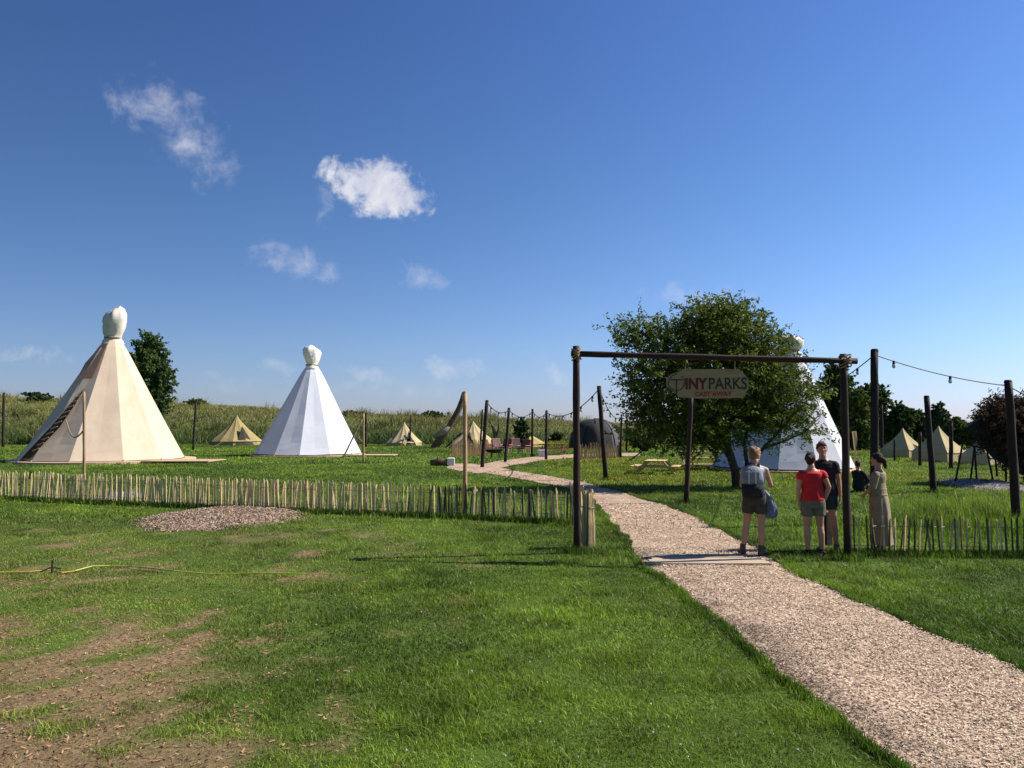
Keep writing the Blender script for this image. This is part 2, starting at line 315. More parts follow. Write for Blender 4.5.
o = np_mesh('soil_litter', V, F, 'chip', np.repeat(chip_cols(n, .3)*np.array([.52, .39, .29]), 4, 0)); tag(o, 'reddish brown bark litter over the worn soil at the lower left', 'bark litter', kind='stuff')
# ------------------------------------------------------------------ grass
def blades(x, y, hgt, wid, colr, lean=.5, five=True):
    n = len(x); z = H(x, y); yaw = RNG.uniform(0, 6.283, n); ld = RNG.uniform(0, 6.283, n); le = np.abs(RNG.normal(0, lean, n))*hgt
    w = np.c_[np.cos(yaw), np.sin(yaw), np.zeros(n)]*wid[:, None]/2; d = np.c_[np.cos(ld)*le, np.sin(ld)*le, np.zeros(n)]
    b = np.c_[x, y, z-.005]; up = np.zeros((n, 3)); up[:, 2] = hgt
    if five:
        mid = b+up*.55+d*.3; tip = b+up*.95+d
        V = np.stack([b-w, b+w, mid-w*.8, mid+w*.8, tip], 1).reshape(-1, 3); base = np.arange(n)[:, None]*5
        F = np.concatenate([base+np.array([0, 1, 3]), base+np.array([0, 3, 2]), base+np.array([2, 3, 4])]); q = 5
    else:
        V = np.stack([b-w, b+w, b+up+d], 1).reshape(-1, 3); F = np.arange(n)[:, None]*3+np.array([0, 1, 2]); q = 3
    return V, F, np.repeat(colr, q, 0)
def grass_col(x, y):
    n = len(x); a = fbm(x, y, .35, 4)[:, None]; b = fbm(x+70, y, 1.7, 3)[:, None]; r = RNG.random((n, 1))
    dry = np.clip(bare(x, y)[:, None]*1.3+sstep(-.5, -6, x)[:, None]*sstep(20, 11, y)[:, None]*(.42+1.3*(b-.4)), 0, 1)
    yel = sstep(.47, .60, fbm(x+20, y+90, .25, 3))[:, None]*sstep(21, 25, y)[:, None]*sstep(1, 4, x)[:, None]
    a = sstep(.3, .7, a); c = np.array([.070, .125, .010])*(1-a)+np.array([.165, .245, .020])*a
    c = c*(1-.55*dry)+np.array([.27, .23, .07])*.5*dry; c = c*(1-.5*yel)+np.array([.21, .21, .02])*.5*yel
    c = c*(.50+1.0*r)*(.62+.76*b)*(.78+.44*sstep(.3, .7, fbm(x+5, y+40, 3.0, 3)))[:, None]; k = RNG.random(n) < .03+.22*dry[:, 0]; c[k] = np.array([.27, .22, .10])*(.6+.6*r[k]); return c
GV, GF, GC = [], [], []; off = 0
for (y0, y1, dens, hh, ww, five) in ((3.0, 7, 5600, .040, .0054, True), (7, 11, 3200, .042, .0074, True), (11, 16, 1500, .046, .012, False), (16, 24, 620, .052, .019, False), (24, 40, 210, .065, .032, False), (40, 80, 50, .085, .065, False)):
    x0, x1 = -y1*.74-1, y1*.74+1; n = int((x1-x0)*(y1-y0)*dens); x = RNG.uniform(x0, x1, n); y = RNG.uniform(y0, y1, n)
    k = np.abs(x) < y*.74+1; x, y = x[k], y[k]; n = len(x)
    wob = (fbm(x, y, 5, 3)-.5)*.34; k = ~on_path(x+wob, y+wob); b_ = bare(x, y); tuft = fbm(x+33, y, 3.2, 3)
    k &= RNG.random(n) > b_*.80*(1-.6*sstep(.52, .62, tuft)); k &= RNG.random(n) < .35+1.5*tuft
    x, y, b_, tuft = x[k], y[k], b_[k], tuft[k]; n = len(x)
    hs = hh*(.45+1.1*tuft)*RNG.uniform(.55, 1.35, n)*(1-.62*b_)*(1-.35*sstep(-1, -5, x)*sstep(18, 10, y))*(.78+.65*sstep(.5, .68, fbm(x, y, 1.4, 3)))
    V, F, c = blades(x, y, hs, RNG.uniform(.6, 1.4, n)*ww, grass_col(x, y), .85, five); GV.append(V); GF.append(F+off); GC.append(c); off += len(V)
def tall(x, y, hh, ww, cmul=(1, 1, 1), lean=.4):
    global off
    n = len(x); V, F, c = blades(x, y, RNG.uniform(.5, 1.2, n)*hh, RNG.uniform(.6, 1.4, n)*ww, grass_col(x, y)*np.array(cmul), lean, True); GV.append(V); GF.append(F+off); GC.append(c); off += len(V)
FL0, FL1 = np.array([-16.4, 22.2]), np.array([1.25, 16.2])
t = RNG.random(16000); d = RNG.normal(-.05, .13, 16000); tall(FL0[0]+(FL1[0]-FL0[0])*t+d*.3, FL0[1]+(FL1[1]-FL0[1])*t+d, .15, .014, (.7, .8, .7))
FR0, FR1 = np.array([5.35, 12.25]), np.array([9.2, 12.0])
t = RNG.random(7000); tall(FR0[0]+(FR1[0]-FR0[0])*t, FR0[1]+(FR1[1]-FR0[1])*t+RNG.normal(-.02, .10, 7000), .13, .010, (.8, .9, .7))
for poly, w_ in ((LP, 1), (RP, -1)):                                    # shaggier edge along the path
    i = RNG.integers(0, 75, 15000); t = RNG.random(15000)[:, None]; p = poly[i]*(1-t)+poly[i+1]*t; k = p[:, 1] > 3.2
    dd = np.abs(RNG.normal(0, .05, 15000))*-w_*1; p[:, 0] += dd; p = p[k]; tall(p[:, 0], p[:, 1], .085, .008, (.8, .9, .8))
i = RNG.integers(0, 75, 2600); t = RNG.random(2600)[:, None]; p = LP[i]*(1-t)+LP[i+1]*t; cl_ = fbm(p[:, 0], p[:, 1], 2.5, 3) > .56; p[:, 0] += np.abs(RNG.normal(0, .16, 2600)); p = p[cl_]; tall(p[:, 0], p[:, 1], .05, .007)
x = RNG.normal(11.8, 1.6, 6500); y = RNG.normal(17.6, 1.2, 6500); tall(x, y, .30, .012, (1.15, 1.1, 1.3))
x = RNG.normal(9.4, 2.2, 5000); y = RNG.normal(15.3, .8, 5000); tall(x, y, .20, .013, (.9, 1, .8))
x = RNG.uniform(-2, 12, 5000); y = RNG.uniform(73, 78, 5000); tall(x, y, .55, .05, (1.5, 1.2, 1.2))
for (px, py) in ((577, 553), (848, 560), (686, 503), (1017, 522), (606, 480), (934, 493), (738, 488), (745, 489), (465, 505)):
    q = G(px, py); x = RNG.normal(q[0], .12, 350); y = RNG.normal(q[1], .12, 350); tall(x, y, .15, .009, (.9, 1, .8))
o = np_mesh('grass', np.concatenate(GV), np.concatenate(GF), 'blade', np.concatenate(GC)); tag(o, 'short green lawn grass, worn thin and yellowish at the lower left', 'grass', kind='stuff')
# clover flowers and buttercups
def flowers(name, label, x, y, hz, s, c):
    k = ~on_path(x, y); x, y = x[k], y[k]; n = len(x); C = np.c_[x, y, H(x, y)+hz*RNG.uniform(.6, 1.2, n)]; Vs = []; Fs = []
    for j, (yaw, pit) in enumerate(((0, 0), (0, 1.4), (1.57, 1.4))):
        V, F = rot_quads(C, np.full(n, s), np.full(n, s), RNG.uniform(0, 6, n), np.full(n, pit), np.zeros(n)); Vs.append(V); Fs.append(F+j*4*n)
    o = np_mesh(name, np.concatenate(Vs), np.concatenate(Fs), 'stem', np.tile(np.array(c), (12*n, 1))); tag(o, label, 'flowers', kind='stuff')
flowers('clover_flowers', 'tiny white clover flowers dotted through the lawn', RNG.uniform(-4, 10, 420), RNG.uniform(4.2, 16, 420), .05, .013, (.6, .6, .5))
flowers('buttercups', 'small yellow buttercups in the meadow beside the picnic table', RNG.uniform(1.5, 15, 2600), RNG.uniform(26, 46, 2600), .10, .035, (.62, .50, .02))
# ------------------------------------------------------------------ reeds on the dike
n = 120000; x = RNG.uniform(-95, 85, n); y = RNG.uniform(80, 103, n); u = sstep(80, 99, y)[:, None]; a = fbm(x, y*2, .12, 4)[:, None]
hh = RNG.uniform(.5, 1.15, n)*(.22+.35*fbm(x, y, .2, 3)+.55*sstep(88, 83, y)+.9*sstep(.60, .72, fbm(x+9, y+3, .35, 3)))
c = (np.array([.050, .095, .018])*(1-u)+np.array([.19, .185, .055])*u)*(.35+1.3*a)*RNG.uniform(.7, 1.3, (n, 1)); k = RNG.random(n) < .10; c[k] = np.array([.30, .25, .13])
V, F, cc = blades(x, y, hh, RNG.uniform(.05, .13, n), c, .8, False)
o = np_mesh('reeds', V, F, 'blade', cc); tag(o, 'tall green and straw coloured reeds covering the dike behind the tents', 'reeds', kind='stuff')
# ------------------------------------------------------------------ trees
def tree(name, label, base, lobes, leaves, leaf, limbs, tr, colA, colB, group=None, spray=.55, trunks=None, up=.35, spread=.22, cat='tree', twigs=True, barkm='bark', narrow=.38):
    """lobes: (x,y,z,rx,ry,rz,weight) relative to base; limbs: list of (polyline, r0, r1)"""
    t = thing(name, label, cat, base, 0, group)
    b = MB()
    for pts, r0, r1 in limbs:
        m = len(pts); b.tube(pts, [r0+(r1-r0)*i/(m-1) for i in range(m)], 8, jit=.12)
    W = np.array([l[6] for l in lobes]); W = W/W.sum(); ns = leaves//26; li = RNG.choice(len(lobes), ns, p=W); Lb = np.array([l[:6] for l in lobes])[li]
    u = RNG.normal(0, 1, (ns, 3)); u /= np.linalg.norm(u, axis=1)[:, None]; rad = RNG.random(ns)**.5*.98
    p = Lb[:, :3]+u*Lb[:, 3:6]*rad[:, None]
    d = u*.8+RNG.normal(0, .45, (ns, 3)); d[:, 2] += up; d /= np.linalg.norm(d, axis=1)[:, None]
    ln = spray*RNG.uniform(.5, 1.2, ns)*np.where(RNG.random(ns) < .12, 1.6 if leaf < .07 else 1, 1)
    if twigs:
        for i in range(0, ns, max(1, ns//500)):
            q = p[i]; cen = Lb[i, :3]; s0 = q+(cen-q)*.7
            b.tube([s0, q*.6+s0*.4+RNG.normal(0, .04, 3)*spray, q, q+d[i]*ln[i]*.8], [tr*.13, tr*.10, tr*.07, tr*.02], 4, cap=False)
    b.build('trunk', barkm, t, smooth=True)
    tt = np.tile(np.linspace(0, 1, 26), (ns, 1))+RNG.normal(0, .03, (ns, 26))
    C = p[:, None, :]+d[:, None, :]*(tt*ln[:, None])[:, :, None]+RNG.normal(0, spread*.35*spray, (ns, 26, 3)); C[:, :, 2] -= (tt**2)*ln[:, None]*.18
    C = C.reshape(-1, 3); n = len(C); s = leaf*RNG.uniform(.6, 1.4, n)
    yaw = np.arctan2(d[:, 1], d[:, 0]).repeat(26)+RNG.normal(0, 1.0, n); V, F = rot_quads(C, s*1.5, s*narrow*1.9, yaw, RNG.normal(.0, .7, n), RNG.uniform(0, 3.1, n))
    cl = RNG.random(ns).repeat(26)[:, None]*.55+RNG.random((n, 1))*.45; c = np.array(colA)*(1-cl)+np.array(colB)*cl
    np_mesh('crown', V, F, 'leaf', np.repeat(c, 4, 0), t); return t
S = 30.2                                               # the big tree, 30 px per metre at 25.5 m
bt = G(738, 488)
def lb(px, py, rx, rz, ry=None, dy=0, w=1): return ((px-(px-715)*.05-738)/S, dy, (488-py-4)/S, rx/S, (ry or rx*.9)/S, rz/S, w)
lobes = [lb(722, 330, 36, 22, 36, 0, 1.3), lb(680, 342, 36, 20, 34, .3, 1.0), lb(757, 344, 30, 20, 30, 0, .9), lb(656, 372, 34, 24, 34, -.4, 1.0), lb(715, 368, 46, 28, 44, 0, 1.7), lb(770, 375, 34, 28, 38, .2, 1.2), lb(648, 406, 22, 18, 28, .2, .45),
         lb(690, 410, 36, 24, 40, -.3, 1.2), lb(730, 412, 34, 24, 40, .2, 1.1), lb(768, 412, 32, 20, 36, .3, .7), lb(802, 398, 24, 20, 26, 0, .5), lb(672, 432, 24, 12, 28, .4, .36), lb(712, 436, 24, 12, 28, .4, .4), lb(638, 332, 20, 10, 18, 0, .24), lb(620, 345, 10, 5, 10, 0, .06), lb(712, 311, 20, 10, 20, 0, .3), lb(748, 314, 16, 9, 18, 0, .22), lb(628, 425, 14, 10, 16, -.2, .12), lb(808, 425, 16, 12, 18, 0, .15), lb(655, 446, 10, 5, 12, 0, .02)]
def q(px, py, dy=0): return ((px-738)/S, dy, (488-py)/S)
limbs = [([(-.02, 0, -.1), q(735, 470), q(729, 452, -.05), q(722, 425, -.1), q(716, 390), q(718, 340, .1)], .17, .05), ([q(725, 440), q(700, 415, -.3), q(675, 380, -.5), q(655, 345, -.4)], .10, .03),
         ([q(720, 415), q(745, 385, .3), q(765, 350, .2)], .09, .03), ([(.24, .05, -.1), q(748, 465, .1), q(746, 445, .1), q(752, 420, .2), q(742, 385, .4), q(735, 345, .5)], .08, .025),
         ([q(745, 474, .05), q(757, 455, -.1), q(770, 440, -.2), q(790, 420, -.2), q(806, 395, 0)], .075, .02), ([q(762, 449, -.1), q(785, 442, 0), q(806, 433, .1), q(822, 418, .1)], .045, .012),
         ([q(727, 446), q(700, 440, .4), q(672, 432, .5), q(645, 425, .3)], .07, .02), ([q(712, 430), q(690, 405, -.4), q(662, 402, -.5), q(640, 398, -.2)], .06, .015), ([q(650, 446, 0), q(640, 455, 0), q(630, 462, .1)], .03, .01)]
tree('tree', 'broad dark green tree with several leaning stems beside the gravel path, behind the hanging sign', bt, lobes, 76000, .060, limbs, .17, (.034, .062, .010), (.175, .215, .036), spray=.78, spread=.17)
def simple_tree(px, py, D, wpx, hpx, lab, ca, cb, leaves=16000, leaf=.13, name='tree', seed=0, low=.18, stem=.16, group=None, cat='tree', narrow=.5):
    s = FPX/D; w, h = wpx/s, hpx/s; x, y, _ = P(px, py, D); z = h1(x, y); rg = random.Random(seed); lobes = []
    for k in range(11):
        a = rg.uniform(0, 6.28); r = rg.uniform(.1, .30)*w; zz = rg.uniform(low+.15, .80)*h; sh = 1-abs(zz/h-.48)*.9
        lobes.append((math.cos(a)*r*sh, math.sin(a)*r*sh*.8, zz, w*.26*sh, w*.25*sh, h*rg.uniform(.13, .2), 1))
    lobes.append((0, 0, h*.87, w*.16, w*.16, h*.12, .5)); lobes.append((0, 0, h*.5, w*.3, w*.3, h*.30, 2.5))
    lim = [([(0, 0, -.1), (w*.02, 0, h*.2), (-w*.02, 0, h*.45), (0, 0, h*.8)], h*.025+.04, .03)]
    for k in range(5): l = lobes[k]; lim.append(([(0, 0, h*(.16+.05*k)), (l[0]*.5, l[1]*.5, l[2]*.8), (l[0], l[1], l[2])], h*.012+.02, .015))
    return tree(name, lab, (x, y, z), lobes, leaves, leaf, lim, h*.02+.05, ca, cb, group, spray=h*.09, cat=cat, narrow=narrow)
DG, MG = ((.020, .044, .012), (.095, .135, .036)), ((.040, .072, .014), (.16, .20, .045))
simple_tree(146, 455, 82, 62, 108, 'dense rounded dark green tree standing behind the cream tipi', *DG, leaves=52000, leaf=.15, seed=3, low=.05)
rt = [(838, 452, 66, 46, 88, 'tall dark green tree just right of the white tipi behind the gate', DG), (858, 454, 62, 44, 60, 'lower bright green tree behind the right gate post', MG), (872, 452, 74, 44, 64, 'tall dark tree behind the tallest dark post on the right', DG),
      (898, 455, 68, 40, 46, 'dark rounded tree above the leftmost of the right-hand tents', DG), (918, 455, 80, 42, 34, 'broad low tree between the first two right-hand tents', DG), (940, 455, 76, 26, 42, 'pale green topped tree above the middle right-hand tent', ((.04, .07, .03), (.13, .17, .07))),
      (955, 455, 70, 36, 30, 'low green tree above the peak of the biggest right-hand tent', MG), (976, 457, 68, 38, 26, 'lowest green tree at the right, left of the dark red shrub', MG), (820, 452, 78, 40, 60, 'dark tree half hidden behind the white tipi and the big tree', DG),
      (1000, 455, 84, 46, 40, 'low tree mostly hidden behind the dark red shrub', DG), (1030, 455, 78, 46, 46, 'green tree at the right edge behind the dark red shrub', DG)]
for i, (px, py, D, w, h, lab, cc_) in enumerate(rt): simple_tree(px, py, D, w, h, lab, *cc_, leaves=30000, leaf=.12, seed=20+i, group='trees behind the tents on the right', low=.0)
simple_tree(522, 447, 66, 22, 33, 'small bushy green tree between the two tents left of the black dome', *DG, leaves=6000, leaf=.11, seed=41)
simple_tree(556, 446, 78, 22, 14, 'low dark bush at the foot of the dike left of the black dome', *DG, leaves=4000, leaf=.12, seed=42, name='bush', cat='bush', low=-.1)
simple_tree(640, 455, 60, 30, 22, 'dark green shrub in the shade left of the second picnic table', *DG, leaves=5000, leaf=.10, seed=43, name='bush', cat='bush', low=-.1)
for px, py, D, w, h, lab, sd in ((38, 400, 97, 46, 9, 'low dark shrub on the dike crest left of the cream tipi', 51), (196, 404, 98, 30, 8, 'low dark shrub on the dike crest above the olive tent', 52), (432, 414, 98, 44, 7, 'low dark shrub on the dike crest above the leaning driftwood trunk', 53), (352, 411, 98, 24, 5, 'smallest dark shrub on the dike crest right of the bright white tipi', 54)):
    simple_tree(px, py, D, w, h, lab, *DG, leaves=5000, leaf=.14, seed=sd, name='bush', cat='bush', low=-.1)
# the dark red shrub and its neighbour at the right edge
b0 = G(1014, 484.5); s_ = FPX/b0[1]
lo = [(-.1, 0, 2.0, 1.0, .8, .75, 2), (.75, .1, 1.5, .9, .8, .8, 2), (1.3, 0, 2.0, .8, .8, .7, 1.2), (-.05, .3, 2.55, .75, .5, .35, 1.0), (.4, .2, 1.1, .7, .6, .5, 1.2), (-.55, .1, 1.5, .4, .4, .35, .35), (.9, 0, 2.7, .7, .5, .3, .8)]
tree('shrub', 'dark red leaved shrub arching over the slanting shelter at the right edge', b0, lo, 40000, .05, [([(.6, 0, -.1), (.4, 0, .8), (.1, .1, 1.6), (-.2, .2, 2.6)], .07, .02), ([(.6, 0, 0), (.9, 0, 1), (1.2, 0, 2.4)], .06, .02), ([(.4, 0, .8), (-.3, .1, 1.5), (-.7, .2, 2.3)], .035, .01)], .10, (.030, .012, .012), (.11, .075, .04), spray=.5, cat='shrub', up=.2)
# ------------------------------------------------------------------ tipis
def tipi(px, base_front, half_px, neck, capdim, lab, canvas, capm, side, off=0.0, seed=0, door=False, D=None, deck=None, deckang=0):
    D0 = G(px, base_front)[1]; D = D0/(1-half_px/FPX); r = half_px/FPX*D; x = (px-512)/FPX*D*1.0
    nk = P(neck[0], neck[1], D); hz = nk[2]; ox = nk[0]-x; rg = random.Random(seed)
    t = thing('tipi', lab, 'tipi', (x, D, 0)); n = side; b = MB(); V = []; F = []; rows = 17; z0 = .16; rn = capdim[0]*.42; angs = [2*math.pi*(k+rg.uniform(-.08, .08))/n+.13 for k in range(n)]
    for i in range(rows):
        f = i/(rows-1); z = z0+(hz-z0)*f; rad = (r+(rn-r)*f)*(1-.012*math.sin(math.pi*f)-.14*max(0, f-.93)/.07)
        for k in range(n):
            for h_ in (0, 1):
                a0 = angs[k]; a1 = angs[(k+1) % n]+(2*math.pi if k == n-1 else 0)
                if h_ == 0: px_, py_ = math.cos(a0)*rad, math.sin(a0)*rad
                else:
                    sag = 1-.012*math.sin(math.pi*f)+.008*math.sin(f*21+k*1.7)*(1-f); px_ = (math.cos(a0)+math.cos(a1))/2*rad*sag; py_ = (math.sin(a0)+math.sin(a1))/2*rad*sag
                V.append((px_+ox*f, py_, z+(.0 if i else rg.uniform(-.02, .02))))
    m = n*2
    for i in range(rows-1):
        for k in range(m): F.append((i*m+k, i*m+(k+1) % m, (i+1)*m+(k+1) % m, (i+1)*m+k))
    b.add(V, F); b.build('canvas', canvas, t)
    sk = MB(); V = []                                           # dark band painting the shade of the gap under the hem, then pegs
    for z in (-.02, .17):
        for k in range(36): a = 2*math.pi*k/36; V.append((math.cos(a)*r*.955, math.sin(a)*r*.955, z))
    sk.add(V, [(k, (k+1) % 36, 36+(k+1) % 36, 36+k) for k in range(36)]); sk.build('hem_shadow', 'inside', t)
    for k in range(n):
        p = MB(); a = angs[k]; p.bar((math.cos(a)*r*1.0, math.sin(a)*r*1.0, .2), (math.cos(a)*(r+.12), math.sin(a)*(r+.12), .0), .05, .04); p.build('peg', 'palepost', t)
    c = MB(); w, hc = capdim; prof = [(-.10, 1.1), (.0, 1.0), (.05, .86), (.14, .84), (.22, .98), (.42, 1.16), (.62, 1.27), (.78, 1.24), (.9, 1.0), (1.0, .5)]; V = []; F = []; mm = 26
    for f, rr_ in prof:
        for k in range(mm): a = 2*math.pi*k/mm; j = 1+.10*math.sin(2*a+seed+f*3)+.10*math.sin(7*a+2*math.sin(f*5+seed))*(.35+f)*(f > 0)+.05*math.sin(13*a+f*6)*f+rg.uniform(-.025, .025)*(f > .1); V.append((ox+math.cos(a)*w*.40*rr_*j+f*f*.10*hc*math.sin(seed*2.3), math.sin(a)*w*.40*rr_*j, hz+f*hc+((rg.uniform(-.03, .04)+.07*math.cos(a-seed))*hc if f > .7 else 0)))
    for i in range(len(prof)-1):
        for k in range(mm): F.append((i*mm+k, i*mm+(k+1) % mm, (i+1)*mm+(k+1) % mm, (i+1)*mm+k))
    F.append(tuple(range((len(prof)-1)*mm, len(prof)*mm))); c.add(V, F); c.build('top_cap', capm, t, smooth=True)
    rp = MB(); rp.tube([(ox+math.cos(a)*w*.35, math.sin(a)*w*.35, hz+hc*.09) for a in np.linspace(0, 2*math.pi, 20)], .035*w+.01, 6); rp.build('cap_tie', 'rope', t)
    return t, x, D, r, hz, ox, rn
t1, x1, D1, r1_, hz1, ox1, rn1 = tipi(107, 464.5, 75, (113, 341), (1.25, 1.9), 'large cream canvas tipi standing on a round wooden deck at the far left', 'cream', 'capc', 12, seed=1)
def cone(a, f, k=1.012): rad = r1_+(rn1-r1_)*f; return (math.cos(a)*rad*k+ox1*f, math.sin(a)*rad*k, .16+(hz1-.16)*f)
A0 = R(-116)                                                  # door panel, dark sheet painted as the shade of the opening, lacing, smoke flap
d = MB(); V = [cone(A0-.22, .02), cone(A0-.02, .02), cone(A0+.20, .26), cone(A0+.28, .44), cone(A0+.33, .58), cone(A0+.24, .52), cone(A0+.02, .30)]
d.add(V, [tuple(range(7))]); d.build('doorway_shadow', 'inside', t1)
fl = MB(); V = [cone(A0-.40, .0, 1.03), cone(A0-.14, .0, 1.06), cone(A0+.08, .26, 1.07), cone(A0+.26, .50, 1.06), cone(A0+.33, .60, 1.03), cone(A0+.16, .46, 1.02), cone(A0-.10, .22, 1.03)]
fl.add(V, [(0, 1, 2, 6), (6, 2, 3, 5), (5, 3, 4)]); o = fl.build('door_flap', 'cream', t1)
lc = MB()
for k in range(11): f = .08+k*.042; lc.tube([cone(A0-.02+.50*f, f, 1.07), cone(A0+.06+.60*f, f+.02, 1.07)], .025, 5)
lc.build('lacing', 'rope', t1)
sf = MB(); V = [cone(R(-112), .97, 1.06), cone(R(-86), .97, 1.05), cone(R(-92), .66, 1.04), cone(R(-126), .66, 1.03), cone(R(-140), .80, 1.06)]; sf.add(V, [(0, 1, 2, 3, 4)]); sf.build('smoke_flap', 'cream_dark', t1)
t2, x2, D2, r2_, hz2, ox2, rn2 = tipi(309, 457.5, 52, (312, 367), (1.12, 1.35), 'bright white canvas tipi in the middle distance, right of the cream one', 'white', 'capw', 12, seed=4)
t3, x3, D3, r3_, hz3, ox3, rn3 = tipi(781, 473.5, 67, (790, 353), (1.15, .80), 'white canvas tipi half hidden behind the broad tree', 'white', 'capc', 12, seed=9)
def deck(x, y, w, d_, lab, arm=None, ht=.09, m='deck', r=None):
    t = thing('wooden_deck', lab, 'deck', (x, y, 0)); b = MB()
    if r: b.loft([(0, 0, -.05, r, r), (0, 0, ht-.01, r, r), (0, 0, ht, r-.01, r-.01)], 48)
    b.build('round_platform', m, t)
    if arm:
        b = MB()
        for k in range(int(arm[3]/.16)): b.box((arm[0], arm[1]-arm[3]/2+.08+k*.16, ht-.015), (arm[2], .145, .05), bev=.006)
        b.build('walkway', m, t)
        for s in (-1, 1): MB().box((arm[0]+s*(arm[2]/2-.2), arm[1], .02), (.1, arm[3]-.1, .08)).build('joist', 'timber_grey', t)
deck(x1, D1, 0, 0, 'round pale timber deck under the cream tipi with a strip running right', (r1_+1.1, -2.0, 3.6, 2.6), .12, r=r1_+.5)
deck(x2, D2, 0, 0, 'round timber deck under the bright white tipi with a strip running right', (r2_+1.0, -1.6, 3.3, 1.8), .10, r=r2_+.25)
deck(x3, D3, 0, 0, 'round timber deck under the tipi behind the tree', None, .09, r=r3_+.15)
# ------------------------------------------------------------------ bell tents
def bell(px, base, wpx, top, lab, m='olive', door=-70, group='canvas bell tents', seed=0, wall=.13, rot=None, sides=12, flap=True, ridge=0, dw=.26):
    g0 = G(px, base); s = FPX/g0[1]; r = wpx/s/2; x, D = g0[0], g0[1]+r*.8; z = h1(x, D); tp = P(px, top, D)[2]; h = tp-z; rd = seed*13 if rot is None else rot
    t = thing('bell_tent', lab, 'tent', (x, D, z), R(rd), group); rg = random.Random(seed); wl = h*wall
    rings = [(1.02, 0, -.03), (.99, wl, 0), (1.03, wl+.015, 0)]
    for f in (.12, .28, .45, .62, .80, .93, 1.0): rings.append((1.03*(1-f)**1.32+.025, wl+(h-wl)*f, 0))
    def ringset(rs):
        V = []; F = []
        for i, (rr_, zz, _) in enumerate(rs):
            for k in range(sides):
                for e_ in (0, 1):
                    a = 2*math.pi*(k+e_*.5)/sides; q_ = rr_*r*(1 if not e_ else math.cos(math.pi/sides)*.985)*(1+rg.uniform(-.012, .012)); V.append((math.cos(a)*q_, math.sin(a)*q_, zz-(.05*e_*(1-abs(2*zz/h-1)) if zz > wl else 0)))
        n = sides*2
        for i in range(len(rs)-1):
            for k in range(n): F.append((i*n+k, i*n+(k+1) % n, (i+1)*n+(k+1) % n, (i+1)*n+k))
        return V, F
    V, F = ringset(rings[:2]); MB().add(V, F).build('canvas_wall', m, t)
    V, F = ringset(rings[2:]); MB().add(V, F).build('canvas_roof', m, t)
    MB().tube([(0, 0, 0), (0, 0, h+.12)], .03, 8).build('centre_pole', 'darkpost', t)
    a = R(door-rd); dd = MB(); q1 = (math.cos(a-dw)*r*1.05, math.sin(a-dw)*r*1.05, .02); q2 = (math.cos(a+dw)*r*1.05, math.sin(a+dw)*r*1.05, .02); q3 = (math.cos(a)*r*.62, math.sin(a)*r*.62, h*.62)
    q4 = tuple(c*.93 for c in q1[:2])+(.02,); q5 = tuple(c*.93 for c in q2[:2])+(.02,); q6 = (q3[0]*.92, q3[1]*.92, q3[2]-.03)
    qm = (math.cos(a)*r*1.09, math.sin(a)*r*1.09, .02); dd.add([q1, q2, q3, q4, q5, q6, qm], [(0, 6, 2), (6, 1, 2), (3, 5, 4), (0, 2, 5, 3), (2, 1, 4, 5), (0, 3, 4, 1, 6)]); dd.build('doorway_shadow', 'inside', t)  # dark wedge over the canvas, painted as the shade of the doorway
    if flap:
        for sgn in (-1, 1):
            aa = a+sgn*.30; f_ = MB(); f_.add([(math.cos(aa)*r*1.10, math.sin(aa)*r*1.10, .02), (math.cos(aa+sgn*.16)*r*1.04, math.sin(aa+sgn*.16)*r*1.04, wl), (q3[0]*1.06, q3[1]*1.06, q3[2]+.03)], [(0, 1, 2)]); f_.build('door_flap', m, t)
    for k in range(0, sides, 2):
        a = 2*math.pi*k/sides+.1; gl = MB(); gl.tube([(math.cos(a)*r*1.02, math.sin(a)*r*1.02, wl), (math.cos(a)*r*1.45, math.sin(a)*r*1.45, 0)], .012, 4); gl.build('guy_rope', 'rope', t)
bell(229, 445.5, 50, 415, 'olive canvas bell tent between the cream tipi and the bright white tipi', 'olive', -50, seed=1, flap=False, dw=.36)
bell(402, 446, 36, 422, 'small pale bell tent just right of the bright white tipi', 'beige', -60, seed=2)
bell(472, 448, 50, 421, 'yellowish bell tent behind the leaning driftwood trunk', 'beige', -100, seed=3)
bell(524, 447, 46, 428, 'olive bell tent behind the small bushy tree and red seating', 'olive', -150, seed=4)
bell(912, 458, 42, 428, 'leftmost of the three right-hand tents, tan with a lit narrow side', 'beige', -35, seed=5, group='small canvas tents on the right', wall=.26, sides=4, rot=-103, flap=True)
bell(951, 462.5, 52, 426, 'biggest of the three right-hand tents, cream side glowing in the sun', 'beige', 25, seed=6, group='small canvas tents on the right', wall=.26, sides=4, rot=-103, flap=False)
bell(991, 465, 42, 437, 'rightmost of the three right-hand tents, greyer and partly under the red shrub', 'beige', 25, seed=7, group='small canvas tents on the right', wall=.26, sides=4, rot=-103, flap=False)
